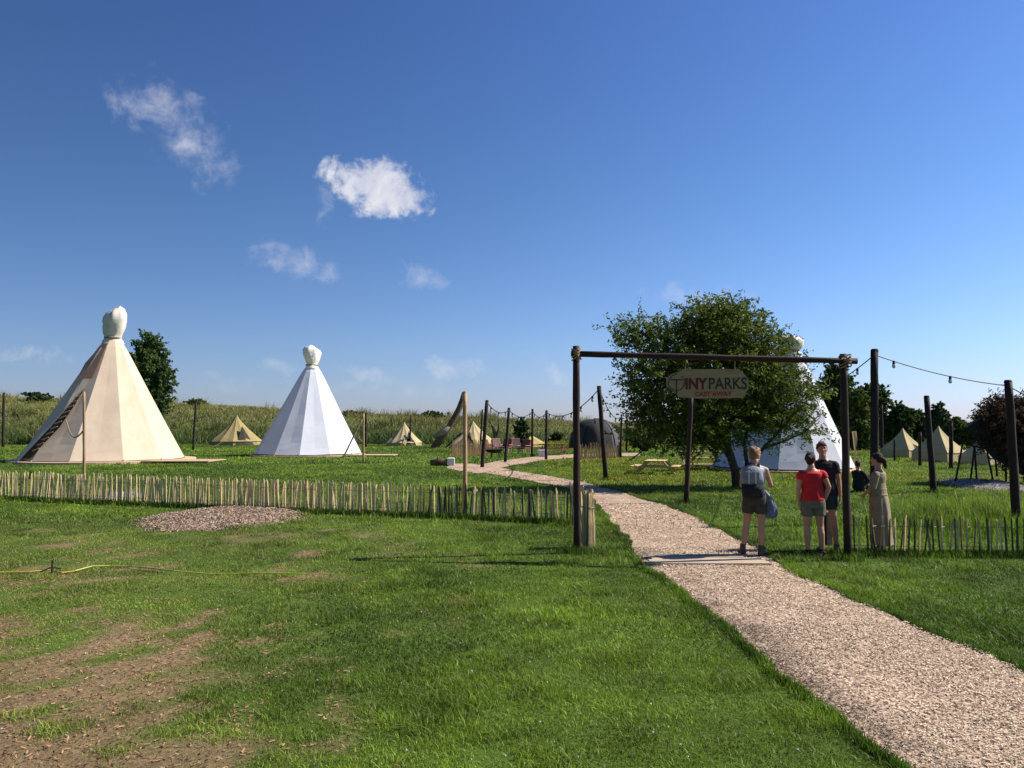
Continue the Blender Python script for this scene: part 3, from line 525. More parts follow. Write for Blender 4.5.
# black dome tent
g0 = G(597, 449); t = thing('dome_tent', 'large black and grey dome tent left of the broad tree', 'tent', (g0[0], g0[1]+2, 0)); r = 2.25; hh = 2.6
def dome(a0, a1, k, m, nm, sc2=1.0, z1=1.0):
    V = []; F = []; nu, nv = 14, 10
    for i in range(nv+1):
        ph = math.pi/2*i/nv*z1
        for j in range(nu+1):
            a = a0+(a1-a0)*j/nu; rr_ = r*sc2*(1+.02*math.cos(8*a)); V.append((math.cos(a)*math.cos(ph)**.75*rr_, math.sin(a)*math.cos(ph)**.75*rr_, math.sin(ph)**1.05*hh*sc2))
    for i in range(nv):
        for j in range(nu): F.append((i*(nu+1)+j, i*(nu+1)+j+1, (i+1)*(nu+1)+j+1, (i+1)*(nu+1)+j))
    MB().add(V, F).build(nm, m, t, smooth=True)
dome(R(-52), R(60), 0, 'greyc', 'grey_panel'); dome(R(60), R(308), 0, 'blackc', 'black_panel')
for k in range(5):
    a = R(-90+k*45); rb = MB(); rb.tube([(math.cos(a)*math.cos(p)**.75*r*1.03, math.sin(a)*math.cos(p)**.75*r*1.03, math.sin(p)**1.05*hh*1.01) for p in np.linspace(0, 1.57, 10)], .035, 6); rb.build('rib', 'greyc', t)
dome(R(-112), R(-75), 0, 'inside', 'doorway_shadow', 1.02, .62); dome(R(-150), R(-122), 0, 'inside', 'window_shadow', 1.02, .55)  # dark patches on the dome, interior shade painted as colour
# ------------------------------------------------------------------ posts
def post(pb, pt, rad, m, lab, name='wooden_post', group=None, cap=False, n=10, D=None):
    b = G(*pb); D = D or b[1]; tp = P(pt[0], pt[1], D); x, y = b[0], b[1]; z = h1(x, y)
    t = thing(name, lab, 'post', (x, y, z), 0, group); dx, dz = tp[0]-x, tp[2]-z; pts = [(0, 0, -.15)]
    for k in range(1, 9):
        f = k/8; pts.append((dx*f+random.uniform(-.08, .08)*rad, random.uniform(-.08, .08)*rad, dz*f))
    MB().tube(pts, [rad*(1.08-.16*i/8) for i in range(9)], n, jit=.07).build('shaft', m, t, smooth=True)
    c = MB(); c.tube([(dx, 0, dz-.02), (dx, 0, dz+.02), (dx, 0, dz+.045)], [rad*.93, rad*.9, rad*.7], n); c.build('top_end', m, t)
    return (x+dx, y, tp[2])
GP = 'dark posts around the camping field'
posts = [((3, 448), (4, 393), .11, 'slim dark post at the far left edge before the dike'), ((193, 450), (196, 403), .09, 'dark post between the cream tipi and the olive tent'), ((263, 438), (263.5, 408), .10, 'dark post between the olive tent and the bright white tipi'),
         ((366, 447), (366, 413), .09, 'dark post just right of the bright white tipi'), ((410, 446), (410.5, 416), .09, 'dark post in front of the small pale bell tent'), ((480, 452), (482.5, 410), .07, 'thin slanted post right of the yellowish bell tent'),
         ((482, 468), (487, 401), .09, 'taller leaning post at the fork of the path'), ((505, 462.5), (509, 408.5), .08, 'leaning post left of the small bushy tree'), ((532, 457), (532.5, 409.5), .075, 'straight post right of the small bushy tree'), ((546, 460), (546.5, 411), .08, 'post beside the far red tables, left of the black dome'),
         ((606, 480), (599, 387), .09, 'tall leaning black post in front of the black dome tent'), ((620.5, 458), (621.5, 415), .07, 'short post at the right edge of the black dome'), ((626.5, 451), (627, 420), .08, 'faint farther post just right of the black dome'),
         ((686, 503.5), (691.5, 393), .065, 'slim rusty post rising behind the hanging sign'), ((874.5, 524), (874.5, 351), .085, 'tallest dark post right of the gate, behind the woman in the dress'), ((882, 454), (881.5, 405), .10, 'far dark post just right of the tallest post'),
         ((894.5, 461), (894.5, 440), .06, 'short thin post left of the first right-hand tent'), ((920, 466), (920, 433), .08, 'post in front of the lit side of the first right-hand tent'), ((934, 493), (926.5, 397), .085, 'leaning dark post between the right-hand tents and the gate'),
         ((951, 469), (951, 422), .09, 'post in front of the biggest right-hand tent'), ((1017, 522), (1008, 382), .085, 'leaning rusty post in front of the dark red shrub')]
TOP = {}
for i, (pb, pt, r_, lab) in enumerate(posts): TOP[i] = post(pb, pt, r_, 'rust' if i in (13, 20) else 'darkpost', lab, group=GP)
GQ = 'pale peeled poles by the tipis and fence'
post((84, 484), (84, 393), .045, 'palepost', 'pale thin pole in front of the cream tipi', group=GQ, name='wooden_pole')
post((363.5, 463), (363.5, 414), .055, 'palepost', 'pale thin pole by the deck of the bright white tipi', group=GQ, name='wooden_pole')
post((465, 506), (465, 393), .055, 'palepost', 'pale tall pole rising from the picket fence in the middle', group=GQ, name='wooden_pole')
# rope from pole to the cream tipi, leaning bar at the white tipi
a = P(66, 420, D1-3.6); b_ = P(84, 430, G(84, 484)[1]); o = MB().tube([tuple(a[i]*(1-f)+b_[i]*f-(0, 0, .55*math.sin(math.pi*f))[i] for i in range(3)) for f in np.linspace(0, 1, 9)], .03, 6).build('guy_rope', 'rope'); tag(o, 'slack rope from the pale pole to the door of the cream tipi', 'rope')
tt = thing('leaning_bar', 'grey timber bar leaning against the right side of the bright white tipi', 'bar', G(352, 458)); q1 = P(351, 435, 45); q2 = P(366, 416, 45); MB().bar((-.55, 0, .0), (.65, 0, 2.55), .12, .08).build('bar', 'timber_grey', tt)
MB().bar((.52, 0, 2.25), (.70, 0, 2.75), .18, .1).build('bar_head', 'timber', tt)
# string lights
def lights(a, b, sag, nb, lab, r=.012, br=.05, fr=None):
    t = thing('string_lights', lab, 'string lights', a, 0, 'string lights strung between the posts'); a = Vector(a); d = Vector(b)-a
    pts = [d*f-Vector((0, 0, sag*4*f*(1-f))) for f in np.linspace(0, 1, 17)]; MB().tube(pts, r, 5).build('cable', 'black', t)
    for k in range(nb):
        f = fr[k] if fr else (k+.5)/nb; p = d*f-Vector((0, 0, sag*4*f*(1-f)))
        MB().tube([p+Vector((0, 0, .01)), p-Vector((0, 0, br*1.2))], [br*.5, br*.6], 8).build('socket', 'black', t)
        MB().ell(p-Vector((0, 0, br*2)), (br*.75, br*.75, br*1.05), 10, 7).build('bulb', 'bulb', t)
def low(p, d=.08): return (p[0], p[1], p[2]-d)
lights(low(TOP[14]), low(TOP[20]), .09, 2, 'cable with two lamps from the tallest dark post to the leaning rusty post', .013, .05, (.14, .56))
e_ = P(1080, 412, 17.5); lights(low(TOP[20]), e_, .1, 2, 'cable leaving the leaning rusty post past the right edge')
lights(low(TOP[14]), P(792, 398, 30), .25, 4, 'cable with lamps running left from the tallest dark post into the tree')
lights(low(TOP[10]), low(TOP[9]), .55, 6, 'drooping lamp cable from the leaning black post towards the far red tables', .02, .075)
lights(low(TOP[9]), low(TOP[8]), .35, 3, 'short lamp cable above the far red tables', .02, .075)
lights(low(TOP[8]), low(TOP[7]), .4, 4, 'lamp cable above the small bushy tree', .02, .075)
lights(low(TOP[7]), low(TOP[6]), .3, 3, 'leftmost lamp cable ending at the post by the path fork', .02, .075)
lights(low(TOP[10]), low(TOP[11]), .5, 4, 'steep lamp cable down to the short post right of the black dome', .02, .075)
# ------------------------------------------------------------------ gate and sign
gl, gr = G(577, 553), G(848, 560)
t = thing('gateway', 'rusty timber goal-shaped gateway over the gravel path', 'gate', gl); dx, dy = gr[0]-gl[0], gr[1]-gl[1]
zl = P(577, 346, gl[1])[2]; zr = P(848, 354, gr[1])[2]; bl = P(577, 354.5, gl[1])[2]; brz = P(848, 361.5, gr[1])[2]
def gpost(x, y, h, r_): MB().tube([(x+random.uniform(-.006, .006), y, h*f-.2*(f == 0)) for f in np.linspace(0, 1, 9)], [r_*1.08, r_*1.03, r_*.98, r_*1.03, r_*.97, r_*1.0, r_*1.04, r_*.97, r_*.95], 16, jit=.06).build('post', 'rust', t, smooth=True)
gpost(0, 0, zl, .056); gpost(dx, dy, zr, .056)
u = Vector((dx, dy, brz-bl)).normalized(); yo = -.115
MB().tube([Vector((0, yo, bl))+u*s for s in np.linspace(-.09, u.dot(Vector((dx, dy, brz-bl)))+.15, 10)], [.047+.004*math.sin(k*2.1) for k in range(10)], 14, jit=.03).build('crossbeam', 'rust', t, smooth=True)
for (x, y, z) in ((0, 0, bl), (dx, dy, brz)):
    rp = MB()
    for k in range(5):
        ang = (-.5 if k % 2 else .5); pts = []
        for a in np.linspace(0, 2*math.pi, 15): pts.append((x+math.cos(a)*.075, y+yo/2+math.sin(a)*.135, z+(k-2)*.022+math.cos(a)*.06*ang*2))
        rp.tube(pts, .011, 5)
    rp.build('lashing', 'rope', t)
MB().tube([(0, yo/2+.02, bl+.03), (0, yo/2-.10, bl-.10)], .02, 6).build('bolt', 'wire', t); MB().tube([(dx, dy+yo/2+.02, brz+.03), (dx, dy+yo/2-.10, brz-.10)], .02, 6).build('bolt', 'wire', t)
# sign, hung a little in front of the beam's middle
f = (711-577)/(848-577); sx, sy = gl[0]+dx*f, gl[1]+dy*f+yo; c0 = P(711, 384, sy); sg = thing('hanging_sign', 'wooden arrow-ended name board hanging from the gateway beam', 'sign', (sx, sy, c0[2]), math.atan2(dy, dx)); k = sy/FPX
out = [(671, 378), (676, 374), (685, 371), (687, 369), (742, 369.5), (746, 373), (751, 379), (751.5, 389), (749, 392), (746, 398), (702, 398.5), (683, 397), (678, 391), (671.5, 386.5)]
MB().prism([((a-711)*k, (384-b)*k) for a, b in out], -.018, .018).build('board', 'sign', sg)
def text(s, px0, px1, py0, py1, m, off=0, part='lettering', shear=0):
    cu = bpy.data.curves.new('t', 'FONT'); cu.body = s; cu.extrude = .003; cu.offset = off; cu.shear = shear; cu.size = 1
    ob = bpy.data.objects.new('t', cu); COL.objects.link(ob); me = bpy.data.meshes.new_from_object(ob.evaluated_get(bpy.context.evaluated_depsgraph_get()))
    n = len(me.vertices); v = np.empty(n*3); me.vertices.foreach_get('co', v); v = v.reshape(-1, 3); mn, mx = v.min(0), v.max(0)
    w = np.empty_like(v); w[:, 0] = ((v[:, 0]-mn[0])/(mx[0]-mn[0])*(px1-px0)+px0-711)*k; w[:, 2] = ((v[:, 1]-mn[1])/(mx[1]-mn[1])*(py1-py0)+384-py1)*k; w[:, 1] = -.0215-v[:, 2]
    me.vertices.foreach_set('co', w.ravel()); me.update(); me.materials.clear(); me.materials.append(M[m]); me.name = part; bpy.data.objects.remove(ob); bpy.data.curves.remove(cu)
    o = bpy.data.objects.new(part, me); COL.objects.link(o); o.parent = sg
text('INY', 690, 711.5, 377.8, 389.5, 'red', .035); text('PARKS', 712.8, 749.5, 377.8, 389.5, 'ink', .01); text('CAST AWAY', 699, 735, 391.8, 396.4, 'redorange', .03)
lg = MB(); pc = lambda a, b: ((a-711)*k, -.0225, (384-b)*k)
lg.bar(pc(675, 379.6), pc(688, 379.6), .004, .018); lg.bar(pc(681, 379), pc(681, 395.5), .004, .018)
for a0, a1 in ((200, 345),): lg.tube([pc(681+8*math.cos(R(a)), 382.5-8*math.sin(R(a))*1.0) for a in np.linspace(a0, a1, 12)], .007, 5)
lg.tube([pc(673, 385), pc(673.5, 380), pc(677, 375.5), pc(682, 373.5)], .006, 5); lg.tube([pc(689, 385), pc(689.5, 380), pc(686, 375.5)], .006, 5)
lg.build('logo', 'ink', sg)
bz = bl+(brz-bl)*f+0-c0[2]
for a in (690, 738): MB().tube([((a-711)*k, 0, (384-370)*k-.02), ((a-711)*k+.01, 0, bz)], .008, 6).build('hanging_cord', 'rope', sg)
# ------------------------------------------------------------------ picket fences
def fence(lab, P0, P1, hts, spacing, seed, ends=None, curve=0, maxn=100, dark=.35, extra=None, wr=(.02, .046)):
    rg = random.Random(seed); t = thing('picket_fence', lab, 'fence', (P0[0], P0[1], 0)); d = np.array(P1)-np.array(P0); Ln = np.hypot(*d); u = d/Ln; n = int(Ln/spacing); items = []
    for i in range(n+1):
        s = i*spacing+rg.uniform(-.025, .025); x, y = u*s+np.array([-u[1], u[0]])*(curve*math.sin(math.pi*s/Ln)+rg.uniform(-.015, .015)); items.append((x, y, s/Ln))
    if extra: items += extra
    items.sort(key=lambda q_: math.hypot(q_[0]+P0[0], q_[1]+P0[1])); rest = MB()
    for i, (x, y, f) in enumerate(items):
        h = (hts[0]+(hts[1]-hts[0])*f if f <= 1 else hts[2])*rg.uniform(.91, 1.05); w = rg.uniform(wr[0], wr[1]); th = rg.uniform(.016, .03); z = h1(P0[0]+x, P0[1]+y); lx, ly = rg.gauss(0, .055)*h+.01, rg.gauss(0, .02)*h
        yaw = rg.uniform(-.6, .6)+(0 if f <= 1 else 1.3); b = MB() if i < maxn else rest; V = []; c_, s_ = math.cos(yaw), math.sin(yaw)
        prof = [(-.08, 1, 0), (h*.4, rg.uniform(.85, 1.1), rg.uniform(-.008, .008)), (h*.93, rg.uniform(.8, 1), 0), (h, .45, rg.uniform(-.3, .3)*w)]
        for (zz, ws, o_) in prof:
            for (a, e2) in ((-1, -1), (1, -.7), (.8, 1), (-.75, .8)): X_ = a*w/2*ws+o_; Y_ = e2*th/2*ws; q_ = zz/h; V.append((x+X_*c_-Y_*s_+lx*q_, y+X_*s_+Y_*c_+ly*q_, z+zz))
        F = [(3, 2, 1, 0), (12, 13, 14, 15)]+[(k*4+j, k*4+(j+1) % 4, k*4+4+(j+1) % 4, k*4+4+j) for k in range(3) for j in range(4)]; b.add(V, F)
        if i < maxn: b.build('picket', 'picket_shaded' if rg.random() < dark else 'picket', t)  # random mix of sunlit and shaded picket colours
    if rest.v: o = rest.build('picket', 'picket', t); o['kind'] = 'stuff'
    for fr in (.25, .75):
        pts = []; 
        for i in range(0, 60):
            s = Ln*i/59; x, y = u*s+np.array([-u[1], u[0]])*(curve*math.sin(math.pi*s/Ln)+.022*(-1)**i); f = i/59; pts.append((x, y, h1(P0[0]+x, P0[1]+y)+(hts[0]+(hts[1]-hts[0])*f)*fr))
        MB().tube(pts, .004, 4).build('wire', 'wire', t)
    return t
ret = [(FL1[0]-FL0[0]+.03*math.sin(j), FL1[1]-FL0[1]-j*.115, 1.5) for j in range(1, 31)]
fence('long low split picket fence crossing the lawn on the left up to the gateway', FL0, FL1, (.80, .70, .95), .055, 5, extra=ret, dark=.5)
fence('short dark split picket fence right of the gateway', FR0, FR1, (.62, .60, .6), .074, 8, dark=.6, wr=(.02, .034))
# rolled bundle of pickets at the fence end
g0 = G(588.5, 548); t = thing('picket_roll', 'rolled bundle of pale pickets leaning beside the left gateway post', 'picket roll', (g0[0], g0[1], 0)); rg = random.Random(2)
for k in range(12):
    a = k/12*6.283; rr_ = .075+.02*(k % 2); b = MB(); x, y = math.cos(a)*rr_, math.sin(a)*rr_*1.2; h = rg.uniform(.85, .98); b.tube([(x, y, -.05), (x*1.05, y, h*.5), (x*.8+.01, y*.8, h*.95), (x*.75+.01, y*.75, h)], [.024, .026, .024, .012], 5, jit=.15); b.build('picket', 'picket', t)
MB().tube([(math.cos(a)*.115, math.sin(a)*.125, .68) for a in np.linspace(0, 6.283, 16)], .006, 4).build('tie_wire', 'wire', t)
g0 = G(829, 545); t = thing('fence_stake', 'short grey stake behind the right gateway post', 'stake', g0); MB().box((0, 0, .26), (.09, .07, .62), bev=.01).build('stake_body', 'timber_grey', t); MB().box((-.075, 0, .24), (.05, .05, .56), bev=.008).build('side_batten', 'darkpost', t)
# ------------------------------------------------------------------ threshold planks on the path
g0 = G(708, 565); t = thing('threshold', 'weathered planks laid flat across the path under the gateway', 'plank'); t.location = (g0[0], g0[1], .03)
for k in range(3): MB().box((.03*k-.03, -.10+k*.155, .014), (1.80-.08*k, .145, .035), rz=-.02, bev=.006).build('plank', 'plank', t)
for k in range(2): MB().box((-.12+.1*k, .42+.15*k, .010), (1.55, .13, .03), rz=.012, bev=.006).build('plank', 'timber_grey', t)
# ------------------------------------------------------------------ chip heaps
def heap(px, py, wpx, dpx, h, lab, dark, n, name='chip_heap', cat='heap', seed=0, mul=(1, 1, 1)):
    c = G(px, py); s = FPX/c[1]; w = wpx/s/2; d_ = (G(px, py-dpx/2)[1]-G(px, py+dpx/2)[1])/2; t = thing(name, lab, cat, (c[0], c[1], h1(c[0], c[1])))
    def hz(u_, v_): rr_ = np.hypot(u_, v_)+(fbm(u_*2+seed, v_*2, 1.4, 3)-.5)*.45; return h*np.clip(1-rr_**1.6, -.05, 1)*(.75+.7*fbm(u_*3+seed, v_*3, 1.5, 4))
    k = 40; U, Vv = np.meshgrid(np.linspace(-1.15, 1.15, k), np.linspace(-1.15, 1.15, k)); ii = np.arange(k*k).reshape(k, k)
    F = np.stack([ii[:-1, :-1], ii[:-1, 1:], ii[1:, 1:], ii[1:, :-1]], -1).reshape(-1, 4); np_mesh('mound', np.c_[U.ravel()*w, Vv.ravel()*d_, hz(U, Vv).ravel()-.02], F, 'path' if not dark else 'stone', None, t)
    a = RNG.uniform(0, 6.283, n); q_ = RNG.random(n)**.5*1.05; U, Vv = np.cos(a)*q_, np.sin(a)*q_; C = np.c_[U*w, Vv*d_, hz(U, Vv)+.012]
    V, F = rot_quads(C, RNG.uniform(.025, .08, n), RNG.uniform(.008, .022, n), RNG.uniform(0, 6.28, n), RNG.normal(0, .45, n), RNG.normal(0, .5, n)); cc_ = chip_cols(n, .1)*np.array(mul)
    o = np_mesh('chips', V, F, 'chip', np.repeat(cc_, 4, 0), t); o['kind'] = 'stuff'
heap(224, 518, 160, 24, .17, 'low heap of pinkish grey wood chips in front of the long picket fence', False, 17000, mul=(.62, .59, .60))
heap(118, 497, 46, 8, .16, 'small dark rubble pile at the foot of the long picket fence', True, 1500, name='rubble_pile', seed=5, mul=(.25, .25, .3))
heap(985, 485.5, 80, 12, .17, 'flat bed of grey stones under the shelter poles at the right', True, 5000, name='stone_bed', seed=8, mul=(.36, .39, .44))
# garden hose
pts = [(-40, 572), (0, 574), (30, 573), (50, 571), (62, 574), (75, 572.5), (92, 569), (110, 567), (128, 567), (148, 570.5), (175, 574.5), (205, 575.5), (240, 575.5), (270, 576.5), (305, 577)]
h = thing('garden_hose', 'thin yellow-green hose lying across the worn lawn on the left', 'hose', G(150, 572)); o0 = G(150, 572)
def hp(a, b, up): q_ = G(a, b); return (q_[0]-o0[0], q_[1]-o0[1], h1(q_[0], q_[1])+up)
MB().tube([hp(a, b, .040+.015*math.sin(i*1.7)) for i, (a, b) in enumerate(pts[5:])], .009, 6).build('green_length', 'hose', h); MB().tube([hp(a, b, .035) for a, b in pts[:6]], .008, 6).build('faded_length', 'hose_old', h)
g0 = G(52, 573); t = thing('sprinkler_stake', 'small black stake holding the end of the yellow-green hose', 'stake', g0); MB().tube([(0, 0, -.05), (0, .0, .15), (.015, 0, .19)], [.014, .014, .008], 6).build('spike', 'black', t); MB().tube([(-.12, -.08, .03), (0, 0, .08), (.10, .05, .05)], .012, 6).build('nozzle', 'black', t)
# ------------------------------------------------------------------ picnic tables and seating
def picnic(px, py, rz, lab, m='timber', name='picnic_table', L_=1.8, sc_=1.0):
    c = G(px, py); t = thing(name, lab, 'picnic table', (c[0], c[1], h1(c[0], c[1])), rz); t.scale = (sc_,)*3
    for k in range(5):
        MB().box((0, -.3+k*.15, .74), (L_*.93, .135, .038), bev=.006).build('table_board', m, t)
    for s in (-1, 1):
        for k in range(2): MB().box((0, s*(.66+k*.145), .44), (L_, .13, .038), bev=.006).build('bench_board', m, t)
        for e2 in (-1, 1): MB().bar((s*L_*.32, e2*.28, .72), (s*L_*.36, e2*.72, 0), .05, .09).build('leg', m, t)
        MB().box((s*L_*.34, 0, .40), (.045, 1.55, .09)).build('bench_bearer', m, t); MB().box((s*L_*.33, 0, .70), (.045, .70, .07)).build('top_bearer', m, t)
    return t
picnic(656, 473.5, R(72), 'yellowish picnic table with attached benches on the grass left of the broad tree', L_=1.5).scale = (.9, 1.15, .74)
c = G(702, 467); t = thing('wooden_steps', 'long pale timber steps with open treads beside the tipi behind the tree', 'steps', c)
for k in range(3): MB().box((0, k*.5, .12+.30*k), (2.0-.12*k, .42, .06), bev=.01).build('tread', 'deck', t)
for s in (-1, 1): MB().bar((s*.85, -.1, 0), (s*.8, 1.2, .85), .06, .16).build('stringer', 'timber_grey', t)
picnic(553, 455, R(-12), 'far dark red picnic table left of the black dome', 'cushion', L_=2.0, sc_=1.0)
def armchair(px, py, rz, lab, m):
    c = G(px, py); t = thing('lounge_chair', lab, 'chair', (c[0], c[1], 0), rz, 'lounge chairs by the olive tent')
    for x in (-.3, .3):
        for y in (-.28, .28): MB().box((x, y, .19), (.06, .06, .38)).build('leg', 'timber_grey', t)
    MB().box((0, 0, .42), (.68, .66, .10), bev=.03).build('seat', m, t); MB().box((0, .32, .74), (.68, .10, .58), mtx=Matrix.Rotation(-.2, 4, 'X'), bev=.03).build('backrest', m, t)
    for s in (-1, 1): MB().box((s*.36, 0, .60), (.07, .62, .05), bev=.01).build('armrest', 'timber_grey', t)
armchair(489, 454, 1.0, 'dark red lounge chair nearest the yellowish bell tent', 'cushion'); armchair(497, 452, .3, 'pale pink lounge chair second from the left', 'cushion_pink'); armchair(506, 453, -.4, 'dark red lounge chair below the small bushy tree', 'cushion'); armchair(516, 452, .1, 'pale pink lounge chair below the small bushy tree', 'cushion_pink'); armchair(524, 454, -.7, 'dark red lounge chair rightmost of the group', 'cushion')
t = thing('fire_bowl', 'dark round fire bowl on legs among the lounge chairs', 'fire bowl', G(494, 459)); MB().loft([(0, 0, .35, .1, .1), (0, 0, .42, .42, .42), (0, 0, .58, .58, .58), (0, 0, .56, .5, .5), (0, 0, .46, .3, .3)], 20).build('bowl', 'black', t)
for k in range(3): a = k*2.09; MB().tube([(math.cos(a)*.25, math.sin(a)*.25, .42), (math.cos(a)*.4, math.sin(a)*.4, 0)], .03, 6).build('leg', 'black', t)
def screen(pxs, py, h, lab):
    a, b = G(pxs[0], py[0]), G(pxs[1], py[1]); t = thing('reed_screen', lab, 'screen', a, 0); d = Vector((b[0]-a[0], b[1]-a[1], 0)); n = int(d.length/.07); pn = MB(); rg = random.Random(n)
    for k in range(n): p = d*(k/n); hh_ = h*rg.uniform(.75, 1.1); pn.tube([(p.x, p.y, -.05), (p.x+rg.uniform(-.04, .04), p.y+rg.uniform(-.03, .03), hh_)], [.035, .02], 5)
    pn.build('reed_panel', 'reedscreen', t)
    for f in (0, .5, 1): MB().tube([d*f+Vector((0, .06, -.1)), d*f+Vector((0, .06, h*1.05))], .04, 6).build('stake', 'darkpost', t)
screen((452, 492), (456.5, 455), 1.0, 'low tan reed screen in front of the yellowish bell tent'); screen((577, 620), (459, 458), .95, 'low tan reed screen in front of the black dome tent')
t = thing('white_cooler', 'small white lidded box below the far picnic table', 'box', G(543, 457)); MB().box((0, 0, .2), (.6, .4, .38), bev=.04).build('box_body', 'whitep', t); MB().box((0, 0, .42), (.64, .44, .07), bev=.02).build('lid', 'whitep', t)
t = thing('lantern_box', 'small cream block lamp on the grass at the path fork', 'lamp', G(451, 466)); MB().box((0, 0, .22), (.36, .3, .40), bev=.04).build('lamp_body', 'whitep', t); MB().box((0, 0, .01), (.42, .36, .05), bev=.01).build('foot', 'timber_grey', t)
t = thing('log', 'short dark log lying left of the cream block lamp', 'log', G(443, 466)); MB().tube([(-.65, 0, .15), (-.2, .05, .2), (.3, 0, .17)], [.14, .18, .15], 9, jit=.1).build('log_body', 'drift', t, smooth=True); MB().tube([(-.2, 0, .25), (-.3, -.05, .5)], [.05, .02], 6).build('branch_stub', 'drift', t)
# leaning driftwood trunk
g0 = G(434, 448); D = g0[1]; t = thing('driftwood_trunk', 'crooked bare tree trunk leaning upward beside the yellowish bell tent', 'trunk', g0)
pp = [(433, 449), (440, 440), (447, 430), (453, 420), (459, 409), (462, 400), (463.5, 392)]; pts = [Vector(P(a, b, D))-Vector(g0) for a, b in pp]
MB().tube(pts, [.30, .34, .30, .26, .26, .2, .12], 9, jit=.15).build('trunk_body', 'drift', t, smooth=True); MB().tube([Vector(P(434, 437, D))-Vector(g0), Vector(P(444, 432, D-.3))-Vector(g0), Vector(P(452, 422, D))-Vector(g0)], [.22, .28, .12], 7, jit=.2).build('side_limb', 'timber_grey', t, smooth=True)
MB().tube([Vector(P(463, 394, D))-Vector(g0), Vector(P(464, 420, D+1))-Vector(g0), Vector(P(466, 449, D+1.5))-Vector(g0)], [.08, .1, .1], 7).build('prop_pole', 'darkpost', t)
MB().bar(Vector(P(444, 449, D))-Vector(g0), Vector(P(461, 433, D))-Vector(g0), .15, .12).build('ground_bar', 'darkpost', t)
g0 = G(489, 462); t = thing('forked_branch', 'dark forked branch standing upright beside the lounge chairs', 'branch', G(495, 451)); MB().tube([(0, 0, 0), (.0, 0, 1.4), (-.35, 0, 2.3)], [.16, .14, .05], 7, jit=.1).build('main_stem', 'drift', t, smooth=True); MB().tube([(0, 0, 1.0), (.3, 0, 1.7), (.35, 0, 2.6)], [.12, .1, .04], 7, jit=.1).build('side_stem', 'drift', t, smooth=True)
# shelter at the right edge
g0 = G(1000, 484); t = thing('shelter', 'dark slanting tarp shelter on thin poles under the red shrub', 'shelter', g0); D = g0[1]
def rel(a, b, d_=0): v = P(a, b, D+d_); return (v[0]-g0[0], v[1]-g0[1], v[2]-g0[2])
top = [rel(967, 427, -.3), rel(981, 418, -.3), rel(1000, 424, -.3), rel(1026, 440, -.3), rel(1050, 452, -.3)]; bot = [rel(970, 429, -.3), rel(982, 444, -.3), rel(995, 458, -.3), rel(1024, 475, -.3), rel(1050, 480, -.3)]
V = []; F = []
for dd, lift in ((0, 0), (.7, .06), (1.4, 0)):
    for p_ in top: V.append((p_[0]+(p_[0]+g0[0])*dd/D*.9, p_[1]+dd, p_[2]+lift))
for r_ in range(2):
    for k in range(4): F.append((r_*5+k, r_*5+k+1, r_*5+6+k, r_*5+5+k))
V2 = [(v[0], v[1], v[2]-.04) for v in V]; F2 = [tuple(i+15 for i in f[::-1]) for f in F]; ring = [0, 1, 2, 3, 4, 9, 14, 13, 12, 11, 10, 5]
F3 = [(ring[i], ring[i]+15, ring[(i+1) % 12]+15, ring[(i+1) % 12]) for i in range(12)]; MB().add(V+V2, F+F2+F3).build('tarp_roof', 'blackc', t)
V = [(p_[0], p_[1]+.02, p_[2]) for p_ in top]+[(p_[0], p_[1]+.15, p_[2]) for p_ in bot]; MB().add(V, [(k, k+5, k+6, k+1) for k in range(4)]).build('side_cloth', 'blackc', t)
for (a, b, c_, d_) in ((955, 484, 963, 441), (970, 484, 974.5, 446), (977, 484, 974.5, 446), (993, 481, 986, 446), (997, 476, 995, 455), (1006, 486, 1006, 462)):
    MB().tube([rel(a, b), rel(c_, d_)], [.035, .03], 7).build('pole', 'darkpost', t)
MB().tube([rel(962, 443), rel(1010, 455)], .03, 6).build('rail', 'darkpost', t)
t = thing('feeder_pole', 'thin reddish pole topped with a straw bundle just right of the gateway', 'pole', G(855.5, 470)); MB().tube([(0, 0, -.1), (0, 0, 1.1)], .04, 7).build('shaft', 'palepost', t); MB().tube([(0, 0, .95), (.02, 0, 1.3), (-.02, 0, 1.75)], [.045, .08, .10], 8, jit=.2).build('straw_bundle', 'rope', t)
